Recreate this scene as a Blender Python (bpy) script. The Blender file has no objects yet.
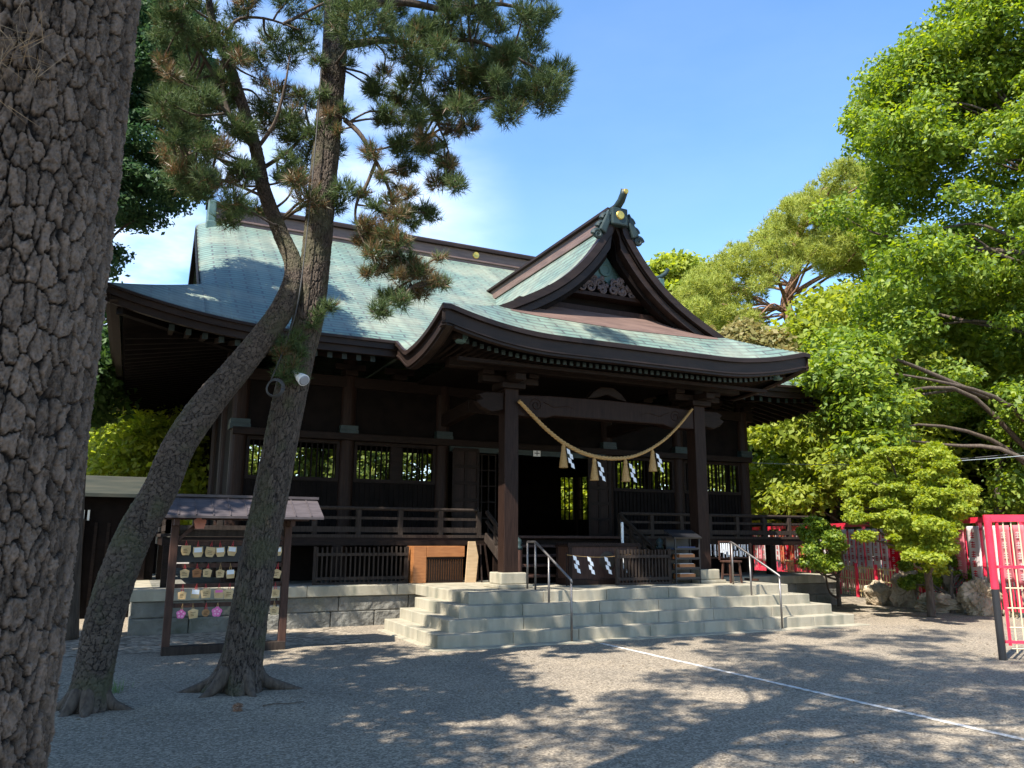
import bpy, math, random
import numpy as np
from mathutils import Vector, Matrix
R = math.radians
rng = np.random.default_rng(7)
random.seed(7)
scene = bpy.context.scene
col = scene.collection

# ------------------------------------------------------------------ camera
CAM = np.array([-5.2686, -12.71, 1.6])
FPX, PITCH, YAW, ROLL = 783.62, 0.1936, 0.4455, 0.0041
_s, _c = math.sin(YAW), math.cos(YAW)
FWD = np.array([_s*math.cos(PITCH), _c*math.cos(PITCH), math.sin(PITCH)])
_r = np.array([_c, -_s, 0.0]); _u = np.cross(_r, FWD)
RT = _r*math.cos(ROLL) + _u*math.sin(ROLL)
UP = -_r*math.sin(ROLL) + _u*math.cos(ROLL)
cam_d = bpy.data.cameras.new('camera'); cam = bpy.data.objects.new('camera', cam_d); col.objects.link(cam)
cam.matrix_world = Matrix(((RT[0], UP[0], -FWD[0], CAM[0]), (RT[1], UP[1], -FWD[1], CAM[1]),
                           (RT[2], UP[2], -FWD[2], CAM[2]), (0, 0, 0, 1)))
cam_d.sensor_width = 36.0; cam_d.lens = FPX/1024*36.0; cam_d.clip_end = 2000; cam_d.clip_start = 0.05
scene.camera = cam
scene.render.resolution_x = 1024; scene.render.resolution_y = 768

# ------------------------------------------------------------------ light
SUN = np.array([-0.56, -0.28, 0.78]); SUN /= np.linalg.norm(SUN)
world = bpy.data.worlds.new('World'); scene.world = world; world.use_nodes = True
nt = world.node_tree; nt.nodes.clear()
sky = nt.nodes.new('ShaderNodeTexSky'); sky.sky_type = 'NISHITA'; sky.sun_disc = False
sky.sun_elevation = math.asin(SUN[2]); sky.sun_rotation = math.atan2(SUN[0], SUN[1]) % (2*math.pi)
sky.air_density = 1.0; sky.dust_density = 0.35; sky.ozone_density = 2.4
bg = nt.nodes.new('ShaderNodeBackground'); bg.inputs[1].default_value = 0.15
wo = nt.nodes.new('ShaderNodeOutputWorld')
# soft summer clouds, densest low on the left of the sky
tc = nt.nodes.new('ShaderNodeTexCoord')
mp = nt.nodes.new('ShaderNodeMapping'); mp.inputs['Scale'].default_value = (1, 1, 2.6)
nz = nt.nodes.new('ShaderNodeTexNoise'); nz.inputs['Scale'].default_value = 3.2; nz.inputs['Detail'].default_value = 6; nz.inputs['Roughness'].default_value = .55
rp = nt.nodes.new('ShaderNodeValToRGB'); rp.color_ramp.elements[0].position = .40; rp.color_ramp.elements[1].position = .66
dt = nt.nodes.new('ShaderNodeVectorMath'); dt.operation = 'DOT_PRODUCT'
cdir = np.array([math.sin(R(3))*math.cos(R(19)), math.cos(R(3))*math.cos(R(19)), math.sin(R(19))])
dt.inputs[1].default_value = tuple(cdir)
mr = nt.nodes.new('ShaderNodeMapRange'); mr.interpolation_type = 'SMOOTHSTEP'
mr.inputs['From Min'].default_value = math.cos(R(23)); mr.inputs['From Max'].default_value = math.cos(R(5))
mr.inputs['To Min'].default_value = 0.02; mr.inputs['To Max'].default_value = .66
mu = nt.nodes.new('ShaderNodeMath'); mu.operation = 'MULTIPLY'
mx = nt.nodes.new('ShaderNodeMixRGB'); mx.inputs[2].default_value = (5.6, 5.9, 6.3, 1)
L = nt.links.new
L(tc.outputs['Generated'], mp.inputs[0]); L(mp.outputs[0], nz.inputs['Vector']); L(nz.outputs[0], rp.inputs[0])
L(tc.outputs['Generated'], dt.inputs[0]); L(dt.outputs['Value'], mr.inputs[0])
L(rp.outputs[0], mu.inputs[0]); L(mr.outputs[0], mu.inputs[1]); L(mu.outputs[0], mx.inputs[0])
hs = nt.nodes.new('ShaderNodeHueSaturation'); hs.inputs['Saturation'].default_value = 1.14; hs.inputs['Value'].default_value = .90
L(sky.outputs[0], hs.inputs['Color']); L(hs.outputs[0], mx.inputs[1]); L(mx.outputs[0], bg.inputs[0]); L(bg.outputs[0], wo.inputs[0])
sd = bpy.data.lights.new('sun', 'SUN'); so = bpy.data.objects.new('sun', sd); col.objects.link(so)
sd.energy = 4.6; sd.angle = R(0.53); sd.color = (1.0, .94, .85)
so.rotation_euler = Vector(-SUN).to_track_quat('-Z', 'Y').to_euler(); so.location = (-30, -20, 40)
scene.view_settings.view_transform = 'Standard'; scene.view_settings.look = 'None'
scene.view_settings.exposure = 1.42; scene.view_settings.gamma = 1.0
scene.render.engine = 'CYCLES'
scene.cycles.max_bounces = 8; scene.cycles.diffuse_bounces = 4; scene.cycles.transparent_max_bounces = 8

GZ = -0.09          # ground level
XC = 3.62           # centre line of the hall

# ------------------------------------------------------------------ helpers
def ray(px, py): return FWD + RT*(px-512)/FPX - UP*(py-384)/FPX
def at(px, py, ax, v):
    i = 'xyz'.index(ax); d = ray(px, py); return CAM + d*(v-CAM[i])/d[i]
def ath(px, py, dist):
    d = ray(px, py); return CAM + d*dist/math.hypot(d[0], d[1])
def ground(px, py): return at(px, py, 'z', GZ)
def nrm(v): v = np.asarray(v, float); return v/(np.linalg.norm(v)+1e-12)
ORG = {}
def tag(o, label=None, cat=None, group=None, kind=None):
    if label: o['label'] = label
    if cat: o['category'] = cat
    if group: o['group'] = group
    if kind: o['kind'] = kind
    return o
def thing(name, label, cat, loc=(0, 0, 0), group=None, rz=0.0):
    o = bpy.data.objects.new(name, None); col.objects.link(o); o.location = tuple(map(float, loc)); o.rotation_euler = (0, 0, rz)
    o.empty_display_size = .2
    ORG[o.name] = np.array(loc, float); return tag(o, label, cat, group)
def link(name, me, mat, parent, shift=None):
    if mat: me.materials.append(mat)
    o = bpy.data.objects.new(name, me); col.objects.link(o)
    if parent is not None:
        o.parent = parent; ORG[o.name] = ORG[parent.name]
    else: ORG[o.name] = np.zeros(3)
    return o
def mesh_np(name, V, F, mat, parent=None, smooth=False, uv=None, attrs=None, local=False, origin=None):
    V = np.asarray(V, float).reshape(-1, 3); F = np.asarray(F, np.int32)
    if parent is not None and not local: V = V - ORG[parent.name]
    if parent is None and origin is not None: V = V - np.asarray(origin, float)
    me = bpy.data.meshes.new(name); n, k = F.shape
    me.vertices.add(len(V)); me.vertices.foreach_set('co', V.astype(np.float32).ravel())
    me.loops.add(n*k); me.loops.foreach_set('vertex_index', F.ravel())
    me.polygons.add(n); me.polygons.foreach_set('loop_start', np.arange(0, n*k, k, dtype=np.int32))
    me.polygons.foreach_set('loop_total', np.full(n, k, np.int32))
    me.polygons.foreach_set('use_smooth', np.full(n, smooth))
    me.update(calc_edges=True)
    if uv is not None:
        lay = me.uv_layers.new(name='UVMap'); lay.data.foreach_set('uv', np.asarray(uv, np.float32)[F.ravel()].ravel())
    for an, av in (attrs or {}).items():
        a = me.attributes.new(an, 'FLOAT', 'POINT'); a.data.foreach_set('value', np.asarray(av, np.float32).ravel())
    o = link(name, me, mat, parent)
    if parent is None and origin is not None: o.location = tuple(map(float, origin)); ORG[o.name] = np.array(origin, float)
    return o
class MB:
    def __init__(s): s.v = []; s.f = []
    def add(s, V, F):
        b = len(s.v); s.v += [tuple(map(float, p)) for p in V]; s.f += [tuple(int(i)+b for i in q) for q in F]; return s
    def box(s, a, b):
        x0, y0, z0 = a; x1, y1, z1 = b
        return s.add([(x0,y0,z0),(x1,y0,z0),(x1,y1,z0),(x0,y1,z0),(x0,y0,z1),(x1,y0,z1),(x1,y1,z1),(x0,y1,z1)],
                     [(0,3,2,1),(4,5,6,7),(0,1,5,4),(1,2,6,5),(2,3,7,6),(3,0,4,7)])
    def cbox(s, c, d): return s.box([c[i]-d[i]/2 for i in range(3)], [c[i]+d[i]/2 for i in range(3)])
    def beam(s, p, q, w, h, up=(0, 0, 1)):
        p = np.array(p, float); q = np.array(q, float); t = nrm(q-p); up = np.array(up, float)
        if abs(t@nrm(up)) > .99: up = np.array([0, 1., 0])
        r = nrm(np.cross(t, up)); u = np.cross(r, t)
        V = [e + r*a*w/2 + u*b*h/2 for e in (p, q) for a, b in ((-1,-1),(1,-1),(1,1),(-1,1))]
        return s.add(V, [(0,3,2,1),(4,5,6,7),(0,1,5,4),(1,2,6,5),(2,3,7,6),(3,0,4,7)][0:0] or [(0,1,2,3),(7,6,5,4),(4,5,1,0),(5,6,2,1),(6,7,3,2),(7,4,0,3)])
    def tube(s, path, rad, n=10, cap=True):
        P = np.array(path, float); m = len(P); rad = np.broadcast_to(np.array(rad, float), (m,))
        T = np.gradient(P, axis=0); T /= np.linalg.norm(T, axis=1)[:, None]+1e-12
        ref = np.array([0, 0, 1.]) if abs(T[0][2]) < .9 else np.array([1., 0, 0])
        r = nrm(np.cross(T[0], ref)); V = []
        for i in range(m):
            r = nrm(r - T[i]*(r@T[i])); u = np.cross(T[i], r)
            for k in range(n):
                a = 2*math.pi*k/n; V.append(P[i] + rad[i]*(math.cos(a)*r + math.sin(a)*u))
        F = [(i*n+k, i*n+(k+1) % n, (i+1)*n+(k+1) % n, (i+1)*n+k) for i in range(m-1) for k in range(n)]
        if cap: F += [tuple(range(n-1, -1, -1)), tuple((m-1)*n+k for k in range(n))]
        return s.add(V, F)
    def lathe(s, prof, c=(0, 0, 0), n=20, axis='z'):
        V = []
        for r, z in prof:
            for k in range(n):
                a = 2*math.pi*k/n
                if axis == 'z': V.append((c[0]+r*math.cos(a), c[1]+r*math.sin(a), c[2]+z))
                else: V.append((c[0]+r*math.cos(a), c[1]-z, c[2]+r*math.sin(a)))
        m = len(prof)
        F = [(i*n+k, i*n+(k+1) % n, (i+1)*n+(k+1) % n, (i+1)*n+k) for i in range(m-1) for k in range(n)]
        F += [tuple(range(n-1, -1, -1)), tuple((m-1)*n+k for k in range(n))]
        return s.add(V, F)
    def prism(s, poly, a0, a1, plane='xz'):
        n = len(poly)
        def P(p, a): return {'xz': (p[0], a, p[1]), 'xy': (p[0], p[1], a), 'yz': (a, p[0], p[1])}[plane]
        V = [P(p, a0) for p in poly] + [P(p, a1) for p in poly]
        F = [tuple(range(n)), tuple(range(2*n-1, n-1, -1))] + [(i, n+i, n+(i+1) % n, (i+1) % n) for i in range(n)]
        return s.add(V, F)
    def sweep(s, path, sect, closed=False):
        """sect: list per path point of cross-section points (same count); open section strip"""
        m = len(path); k = len(sect[0]); V = [p for row in sect for p in row]
        F = [(i*k+j, i*k+j+1, (i+1)*k+j+1, (i+1)*k+j) for i in range(m-1) for j in range(k-1)]
        return s.add(V, F)
    def build(s, name, mat, parent=None, smooth=False, bevel=0, local=False, origin=None, seg=2):
        V = np.array(s.v, float)
        if parent is not None and not local: V = V - ORG[parent.name]
        if parent is None and origin is not None: V = V - np.asarray(origin, float)
        me = bpy.data.meshes.new(name); me.from_pydata([tuple(p) for p in V], [], s.f); me.update()
        import bmesh
        bm = bmesh.new(); bm.from_mesh(me); bmesh.ops.recalc_face_normals(bm, faces=bm.faces[:]); bm.to_mesh(me); bm.free()
        if smooth: me.polygons.foreach_set('use_smooth', [True]*len(me.polygons))
        o = link(name, me, mat, parent)
        if parent is None and origin is not None: o.location = tuple(map(float, origin)); ORG[o.name] = np.array(origin, float)
        if bevel:
            b = o.modifiers.new('bevel', 'BEVEL'); b.width = bevel; b.segments = seg; b.limit_method = 'ANGLE'; b.angle_limit = R(40)
        return o
def dup(o, parent=None, loc=None, rz=None):
    c = o.copy(); col.objects.link(c); ORG[c.name] = np.zeros(3)
    if parent is not None: c.parent = parent
    if loc is not None: c.location = tuple(map(float, loc))
    if rz is not None: c.rotation_euler = (0, 0, rz)
    for ch in list(o.children): dup(ch, c)
    return c

# ------------------------------------------------------------------ materials
def mk(name, c, rough=.7, c2=None, vs=3.0, stretch=(1, 1, 1), bump=0, bs=20.0, metal=0, spec=.4, c3=None, vs3=.6, bd=.02):
    m = bpy.data.materials.new(name); m.use_nodes = True; t = m.node_tree; N = t.nodes; b = N['Principled BSDF']
    b.inputs['Roughness'].default_value = rough; b.inputs['Metallic'].default_value = metal
    b.inputs['Specular IOR Level'].default_value = spec
    b.inputs['Base Color'].default_value = (*c, 1)
    g = N.new('ShaderNodeNewGeometry'); mp = N.new('ShaderNodeMapping'); mp.inputs['Scale'].default_value = stretch
    t.links.new(g.outputs['Position'], mp.inputs[0]); last = None
    if c2:
        n = N.new('ShaderNodeTexNoise'); n.inputs['Scale'].default_value = vs; n.inputs['Detail'].default_value = 5
        r = N.new('ShaderNodeValToRGB'); r.color_ramp.elements[0].position = .35; r.color_ramp.elements[1].position = .65
        r.color_ramp.elements[0].color = (*c, 1); r.color_ramp.elements[1].color = (*c2, 1)
        t.links.new(mp.outputs[0], n.inputs['Vector']); t.links.new(n.outputs[0], r.inputs[0]); last = r.outputs[0]
        if c3:
            n3 = N.new('ShaderNodeTexNoise'); n3.inputs['Scale'].default_value = vs3; n3.inputs['Detail'].default_value = 4
            r3 = N.new('ShaderNodeValToRGB'); r3.color_ramp.elements[0].position = .5; r3.color_ramp.elements[1].position = .7
            t.links.new(mp.outputs[0], n3.inputs['Vector']); t.links.new(n3.outputs[0], r3.inputs[0])
            x = N.new('ShaderNodeMixRGB'); x.inputs[2].default_value = (*c3, 1)
            t.links.new(r3.outputs[0], x.inputs[0]); t.links.new(last, x.inputs[1]); last = x.outputs[0]
        t.links.new(last, b.inputs['Base Color'])
    if bump:
        n2 = N.new('ShaderNodeTexNoise'); n2.inputs['Scale'].default_value = bs; n2.inputs['Detail'].default_value = 4
        bp = N.new('ShaderNodeBump'); bp.inputs['Strength'].default_value = bump; bp.inputs['Distance'].default_value = bd
        t.links.new(mp.outputs[0], n2.inputs['Vector']); t.links.new(n2.outputs[0], bp.inputs['Height']); t.links.new(bp.outputs[0], b.inputs['Normal'])
    return m
def leafmat(name, cols, trans=.4, rough=.5, gloss=.06):
    m = bpy.data.materials.new(name); m.use_nodes = True; t = m.node_tree; N = t.nodes; N.clear()
    g = N.new('ShaderNodeNewGeometry'); r = N.new('ShaderNodeValToRGB'); r.color_ramp.interpolation = 'LINEAR'
    els = r.color_ramp.elements
    while len(els) < len(cols): els.new(.5)
    for i, cc in enumerate(cols): els[i].position = i/(len(cols)-1); els[i].color = (*cc, 1)
    t.links.new(g.outputs['Random Per Island'], r.inputs[0])
    d = N.new('ShaderNodeBsdfDiffuse'); tr = N.new('ShaderNodeBsdfTranslucent'); gl = N.new('ShaderNodeBsdfGlossy'); gl.inputs['Roughness'].default_value = rough
    hs = N.new('ShaderNodeHueSaturation'); hs.inputs['Value'].default_value = 1.5; hs.inputs['Hue'].default_value = .485; hs.inputs['Saturation'].default_value = 1.1
    t.links.new(r.outputs[0], d.inputs[0]); t.links.new(r.outputs[0], hs.inputs['Color']); t.links.new(hs.outputs[0], tr.inputs[0])
    m1 = N.new('ShaderNodeMixShader'); m1.inputs[0].default_value = trans; m2 = N.new('ShaderNodeMixShader'); m2.inputs[0].default_value = gloss
    o = N.new('ShaderNodeOutputMaterial')
    t.links.new(d.outputs[0], m1.inputs[1]); t.links.new(tr.outputs[0], m1.inputs[2]); t.links.new(m1.outputs[0], m2.inputs[1]); t.links.new(gl.outputs[0], m2.inputs[2]); t.links.new(m2.outputs[0], o.inputs[0])
    return m
def roofmat():
    m = bpy.data.materials.new('patinated_copper_shingle'); m.use_nodes = True; t = m.node_tree; N = t.nodes; b = N['Principled BSDF']
    uv = N.new('ShaderNodeUVMap'); uv.uv_map = 'UVMap'
    br = N.new('ShaderNodeTexBrick'); br.inputs['Scale'].default_value = 1; br.inputs['Brick Width'].default_value = .62; br.inputs['Row Height'].default_value = .17
    br.inputs['Mortar Size'].default_value = .026; br.inputs['Mortar Smooth'].default_value = .3; br.inputs['Bias'].default_value = 0
    br.inputs['Color1'].default_value = (.082, .168, .135, 1); br.inputs['Color2'].default_value = (.118, .212, .168, 1); br.inputs['Mortar'].default_value = (.022, .04, .038, 1)
    g = N.new('ShaderNodeNewGeometry'); n = N.new('ShaderNodeTexNoise'); n.inputs['Scale'].default_value = .9; n.inputs['Detail'].default_value = 7
    r = N.new('ShaderNodeValToRGB'); r.color_ramp.elements[0].position = .42; r.color_ramp.elements[1].position = .66
    x = N.new('ShaderNodeMixRGB'); x.inputs[2].default_value = (.26, .275, .195, 1)
    f = N.new('ShaderNodeMath'); f.operation = 'MULTIPLY'; f.inputs[1].default_value = .65
    t.links.new(uv.outputs[0], br.inputs['Vector']); t.links.new(g.outputs['Position'], n.inputs['Vector']); t.links.new(n.outputs[0], r.inputs[0]); t.links.new(r.outputs[0], f.inputs[0]); t.links.new(f.outputs[0], x.inputs[0])
    t.links.new(br.outputs['Color'], x.inputs[1])
    n2 = N.new('ShaderNodeTexNoise'); n2.inputs['Scale'].default_value = 6; n2.inputs['Detail'].default_value = 5
    x2 = N.new('ShaderNodeMixRGB'); x2.blend_type = 'MULTIPLY'; x2.inputs[0].default_value = .5
    t.links.new(g.outputs['Position'], n2.inputs['Vector']); t.links.new(x.outputs[0], x2.inputs[1]); t.links.new(n2.outputs[0], x2.inputs[2])
    ms = N.new('ShaderNodeMapping'); ms.inputs['Scale'].default_value = (2.2, .16, 1); ns_ = N.new('ShaderNodeTexNoise'); ns_.inputs['Scale'].default_value = 1.6; ns_.inputs['Detail'].default_value = 6
    rs_ = N.new('ShaderNodeValToRGB'); rs_.color_ramp.elements[0].position = .3; rs_.color_ramp.elements[1].position = .62; rs_.color_ramp.elements[0].color = (.62, .64, .60, 1); rs_.color_ramp.elements[1].color = (1.12, 1.1, 1.05, 1)
    xs_ = N.new('ShaderNodeMixRGB'); xs_.blend_type = 'MULTIPLY'; xs_.inputs[0].default_value = .9
    t.links.new(uv.outputs[0], ms.inputs[0]); t.links.new(ms.outputs[0], ns_.inputs['Vector']); t.links.new(ns_.outputs[0], rs_.inputs[0])
    br2 = N.new('ShaderNodeBrightContrast'); br2.inputs[1].default_value = .05
    t.links.new(x2.outputs[0], xs_.inputs[1]); t.links.new(rs_.outputs[0], xs_.inputs[2]); t.links.new(xs_.outputs[0], br2.inputs[0]); t.links.new(br2.outputs[0], b.inputs['Base Color'])
    # each course laps the one below: saw-tooth bump
    sp = N.new('ShaderNodeSeparateXYZ'); dv = N.new('ShaderNodeMath'); dv.operation = 'DIVIDE'; dv.inputs[1].default_value = .17
    fr = N.new('ShaderNodeMath'); fr.operation = 'FRACT'; ng = N.new('ShaderNodeMath'); ng.operation = 'SUBTRACT'; ng.inputs[0].default_value = 1.0
    bp = N.new('ShaderNodeBump'); bp.inputs['Strength'].default_value = .7; bp.inputs['Distance'].default_value = .03
    t.links.new(uv.outputs[0], sp.inputs[0]); t.links.new(sp.outputs[1], dv.inputs[0]); t.links.new(dv.outputs[0], fr.inputs[0]); t.links.new(fr.outputs[0], ng.inputs[1]); t.links.new(ng.outputs[0], bp.inputs['Height'])
    t.links.new(bp.outputs[0], b.inputs['Normal'])
    b.inputs['Roughness'].default_value = .55; b.inputs['Specular IOR Level'].default_value = .28
    return m
def gravelmat():
    m = bpy.data.materials.new('fine_grey_gravel'); m.use_nodes = True; t = m.node_tree; N = t.nodes; b = N['Principled BSDF']
    g = N.new('ShaderNodeNewGeometry')
    v = N.new('ShaderNodeTexVoronoi'); v.inputs['Scale'].default_value = 58; v.inputs['Randomness'].default_value = 1
    sx = N.new('ShaderNodeSeparateColor'); rp = N.new('ShaderNodeValToRGB')
    e = rp.color_ramp.elements; e[0].position = 0; e[0].color = (.122, .103, .078, 1); e[1].position = 1; e[1].color = (.385, .328, .25, 1)
    k = e.new(.5); k.color = (.234, .198, .149, 1)
    n = N.new('ShaderNodeTexNoise'); n.inputs['Scale'].default_value = .7; n.inputs['Detail'].default_value = 6; n.inputs['Roughness'].default_value = .62
    r2 = N.new('ShaderNodeValToRGB'); r2.color_ramp.elements[0].position = .3; r2.color_ramp.elements[1].position = .75
    r2.color_ramp.elements[0].color = (.74, .74, .75, 1); r2.color_ramp.elements[1].color = (1.08, 1.05, 1.0, 1)
    x = N.new('ShaderNodeMixRGB'); x.blend_type = 'MULTIPLY'; x.inputs[0].default_value = 1
    t.links.new(g.outputs['Position'], v.inputs['Vector']); t.links.new(v.outputs['Color'], sx.inputs[0]); t.links.new(sx.outputs[0], rp.inputs[0])
    t.links.new(g.outputs['Position'], n.inputs['Vector']); t.links.new(n.outputs[0], r2.inputs[0]); t.links.new(rp.outputs[0], x.inputs[1]); t.links.new(r2.outputs[0], x.inputs[2])
    t.links.new(x.outputs[0], b.inputs['Base Color'])
    ad = N.new('ShaderNodeMath'); ad.operation = 'MULTIPLY_ADD'; ad.inputs[1].default_value = .25
    n3 = N.new('ShaderNodeTexNoise'); n3.inputs['Scale'].default_value = 5; n3.inputs['Detail'].default_value = 5
    t.links.new(g.outputs['Position'], n3.inputs['Vector'])
    sb = N.new('ShaderNodeMath'); sb.operation = 'SUBTRACT'; sb.inputs[0].default_value = 1
    t.links.new(v.outputs['Distance'], sb.inputs[1]); t.links.new(sb.outputs[0], ad.inputs[0]); t.links.new(n3.outputs[0], ad.inputs[2])
    bp = N.new('ShaderNodeBump'); bp.inputs['Strength'].default_value = .6; bp.inputs['Distance'].default_value = .012
    t.links.new(ad.outputs[0], bp.inputs['Height']); t.links.new(bp.outputs[0], b.inputs['Normal'])
    b.inputs['Roughness'].default_value = .9; b.inputs['Specular IOR Level'].default_value = .25
    return m
def barkmat(name, furrow, p0, p1, moss=None):
    m = bpy.data.materials.new(name); m.use_nodes = True; t = m.node_tree; N = t.nodes; b = N['Principled BSDF']
    a = N.new('ShaderNodeAttribute'); a.attribute_name = 'rnd'; e = N.new('ShaderNodeAttribute'); e.attribute_name = 'edge'
    r = N.new('ShaderNodeValToRGB'); r.color_ramp.elements[0].position = .22; r.color_ramp.elements[1].position = .85; r.color_ramp.elements[0].color = (*p0, 1); r.color_ramp.elements[1].color = (*p1, 1)
    g = N.new('ShaderNodeNewGeometry'); n = N.new('ShaderNodeTexNoise'); n.inputs['Scale'].default_value = 26; n.inputs['Detail'].default_value = 8; n.inputs['Roughness'].default_value = .75
    ad = N.new('ShaderNodeMath'); ad.operation = 'MULTIPLY_ADD'; ad.inputs[1].default_value = .55
    s2 = N.new('ShaderNodeMath'); s2.operation = 'MULTIPLY'; s2.inputs[1].default_value = .55
    t.links.new(a.outputs['Fac'], ad.inputs[0]); t.links.new(n.outputs[0], s2.inputs[0]); t.links.new(s2.outputs[0], ad.inputs[2]); t.links.new(g.outputs['Position'], n.inputs['Vector'])
    t.links.new(ad.outputs[0], r.inputs[0])
    x = N.new('ShaderNodeMixRGB'); x.inputs[1].default_value = (*furrow, 1)
    t.links.new(e.outputs['Fac'], x.inputs[0]); t.links.new(r.outputs[0], x.inputs[2]); last = x.outputs[0]
    if moss:
        n4 = N.new('ShaderNodeTexNoise'); n4.inputs['Scale'].default_value = 3.0; n4.inputs['Detail'].default_value = 6
        r4 = N.new('ShaderNodeValToRGB'); r4.color_ramp.elements[0].position = .48; r4.color_ramp.elements[1].position = .64; r4.color_ramp.elements[1].color = (.75, .75, .75, 1)
        x4 = N.new('ShaderNodeMixRGB'); x4.inputs[2].default_value = (*moss, 1)
        t.links.new(g.outputs['Position'], n4.inputs['Vector']); t.links.new(n4.outputs[0], r4.inputs[0]); t.links.new(r4.outputs[0], x4.inputs[0]); t.links.new(last, x4.inputs[1]); last = x4.outputs[0]
    t.links.new(last, b.inputs['Base Color'])
    bp = N.new('ShaderNodeBump'); bp.inputs['Strength'].default_value = 1.0; bp.inputs['Distance'].default_value = .03
    n5 = N.new('ShaderNodeTexNoise'); n5.inputs['Scale'].default_value = 48; n5.inputs['Detail'].default_value = 8; n5.inputs['Roughness'].default_value = .7
    t.links.new(g.outputs['Position'], n5.inputs['Vector']); t.links.new(n5.outputs[0], bp.inputs['Height']); t.links.new(bp.outputs[0], b.inputs['Normal'])
    b.inputs['Roughness'].default_value = .85; b.inputs['Specular IOR Level'].default_value = .3
    return m

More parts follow.
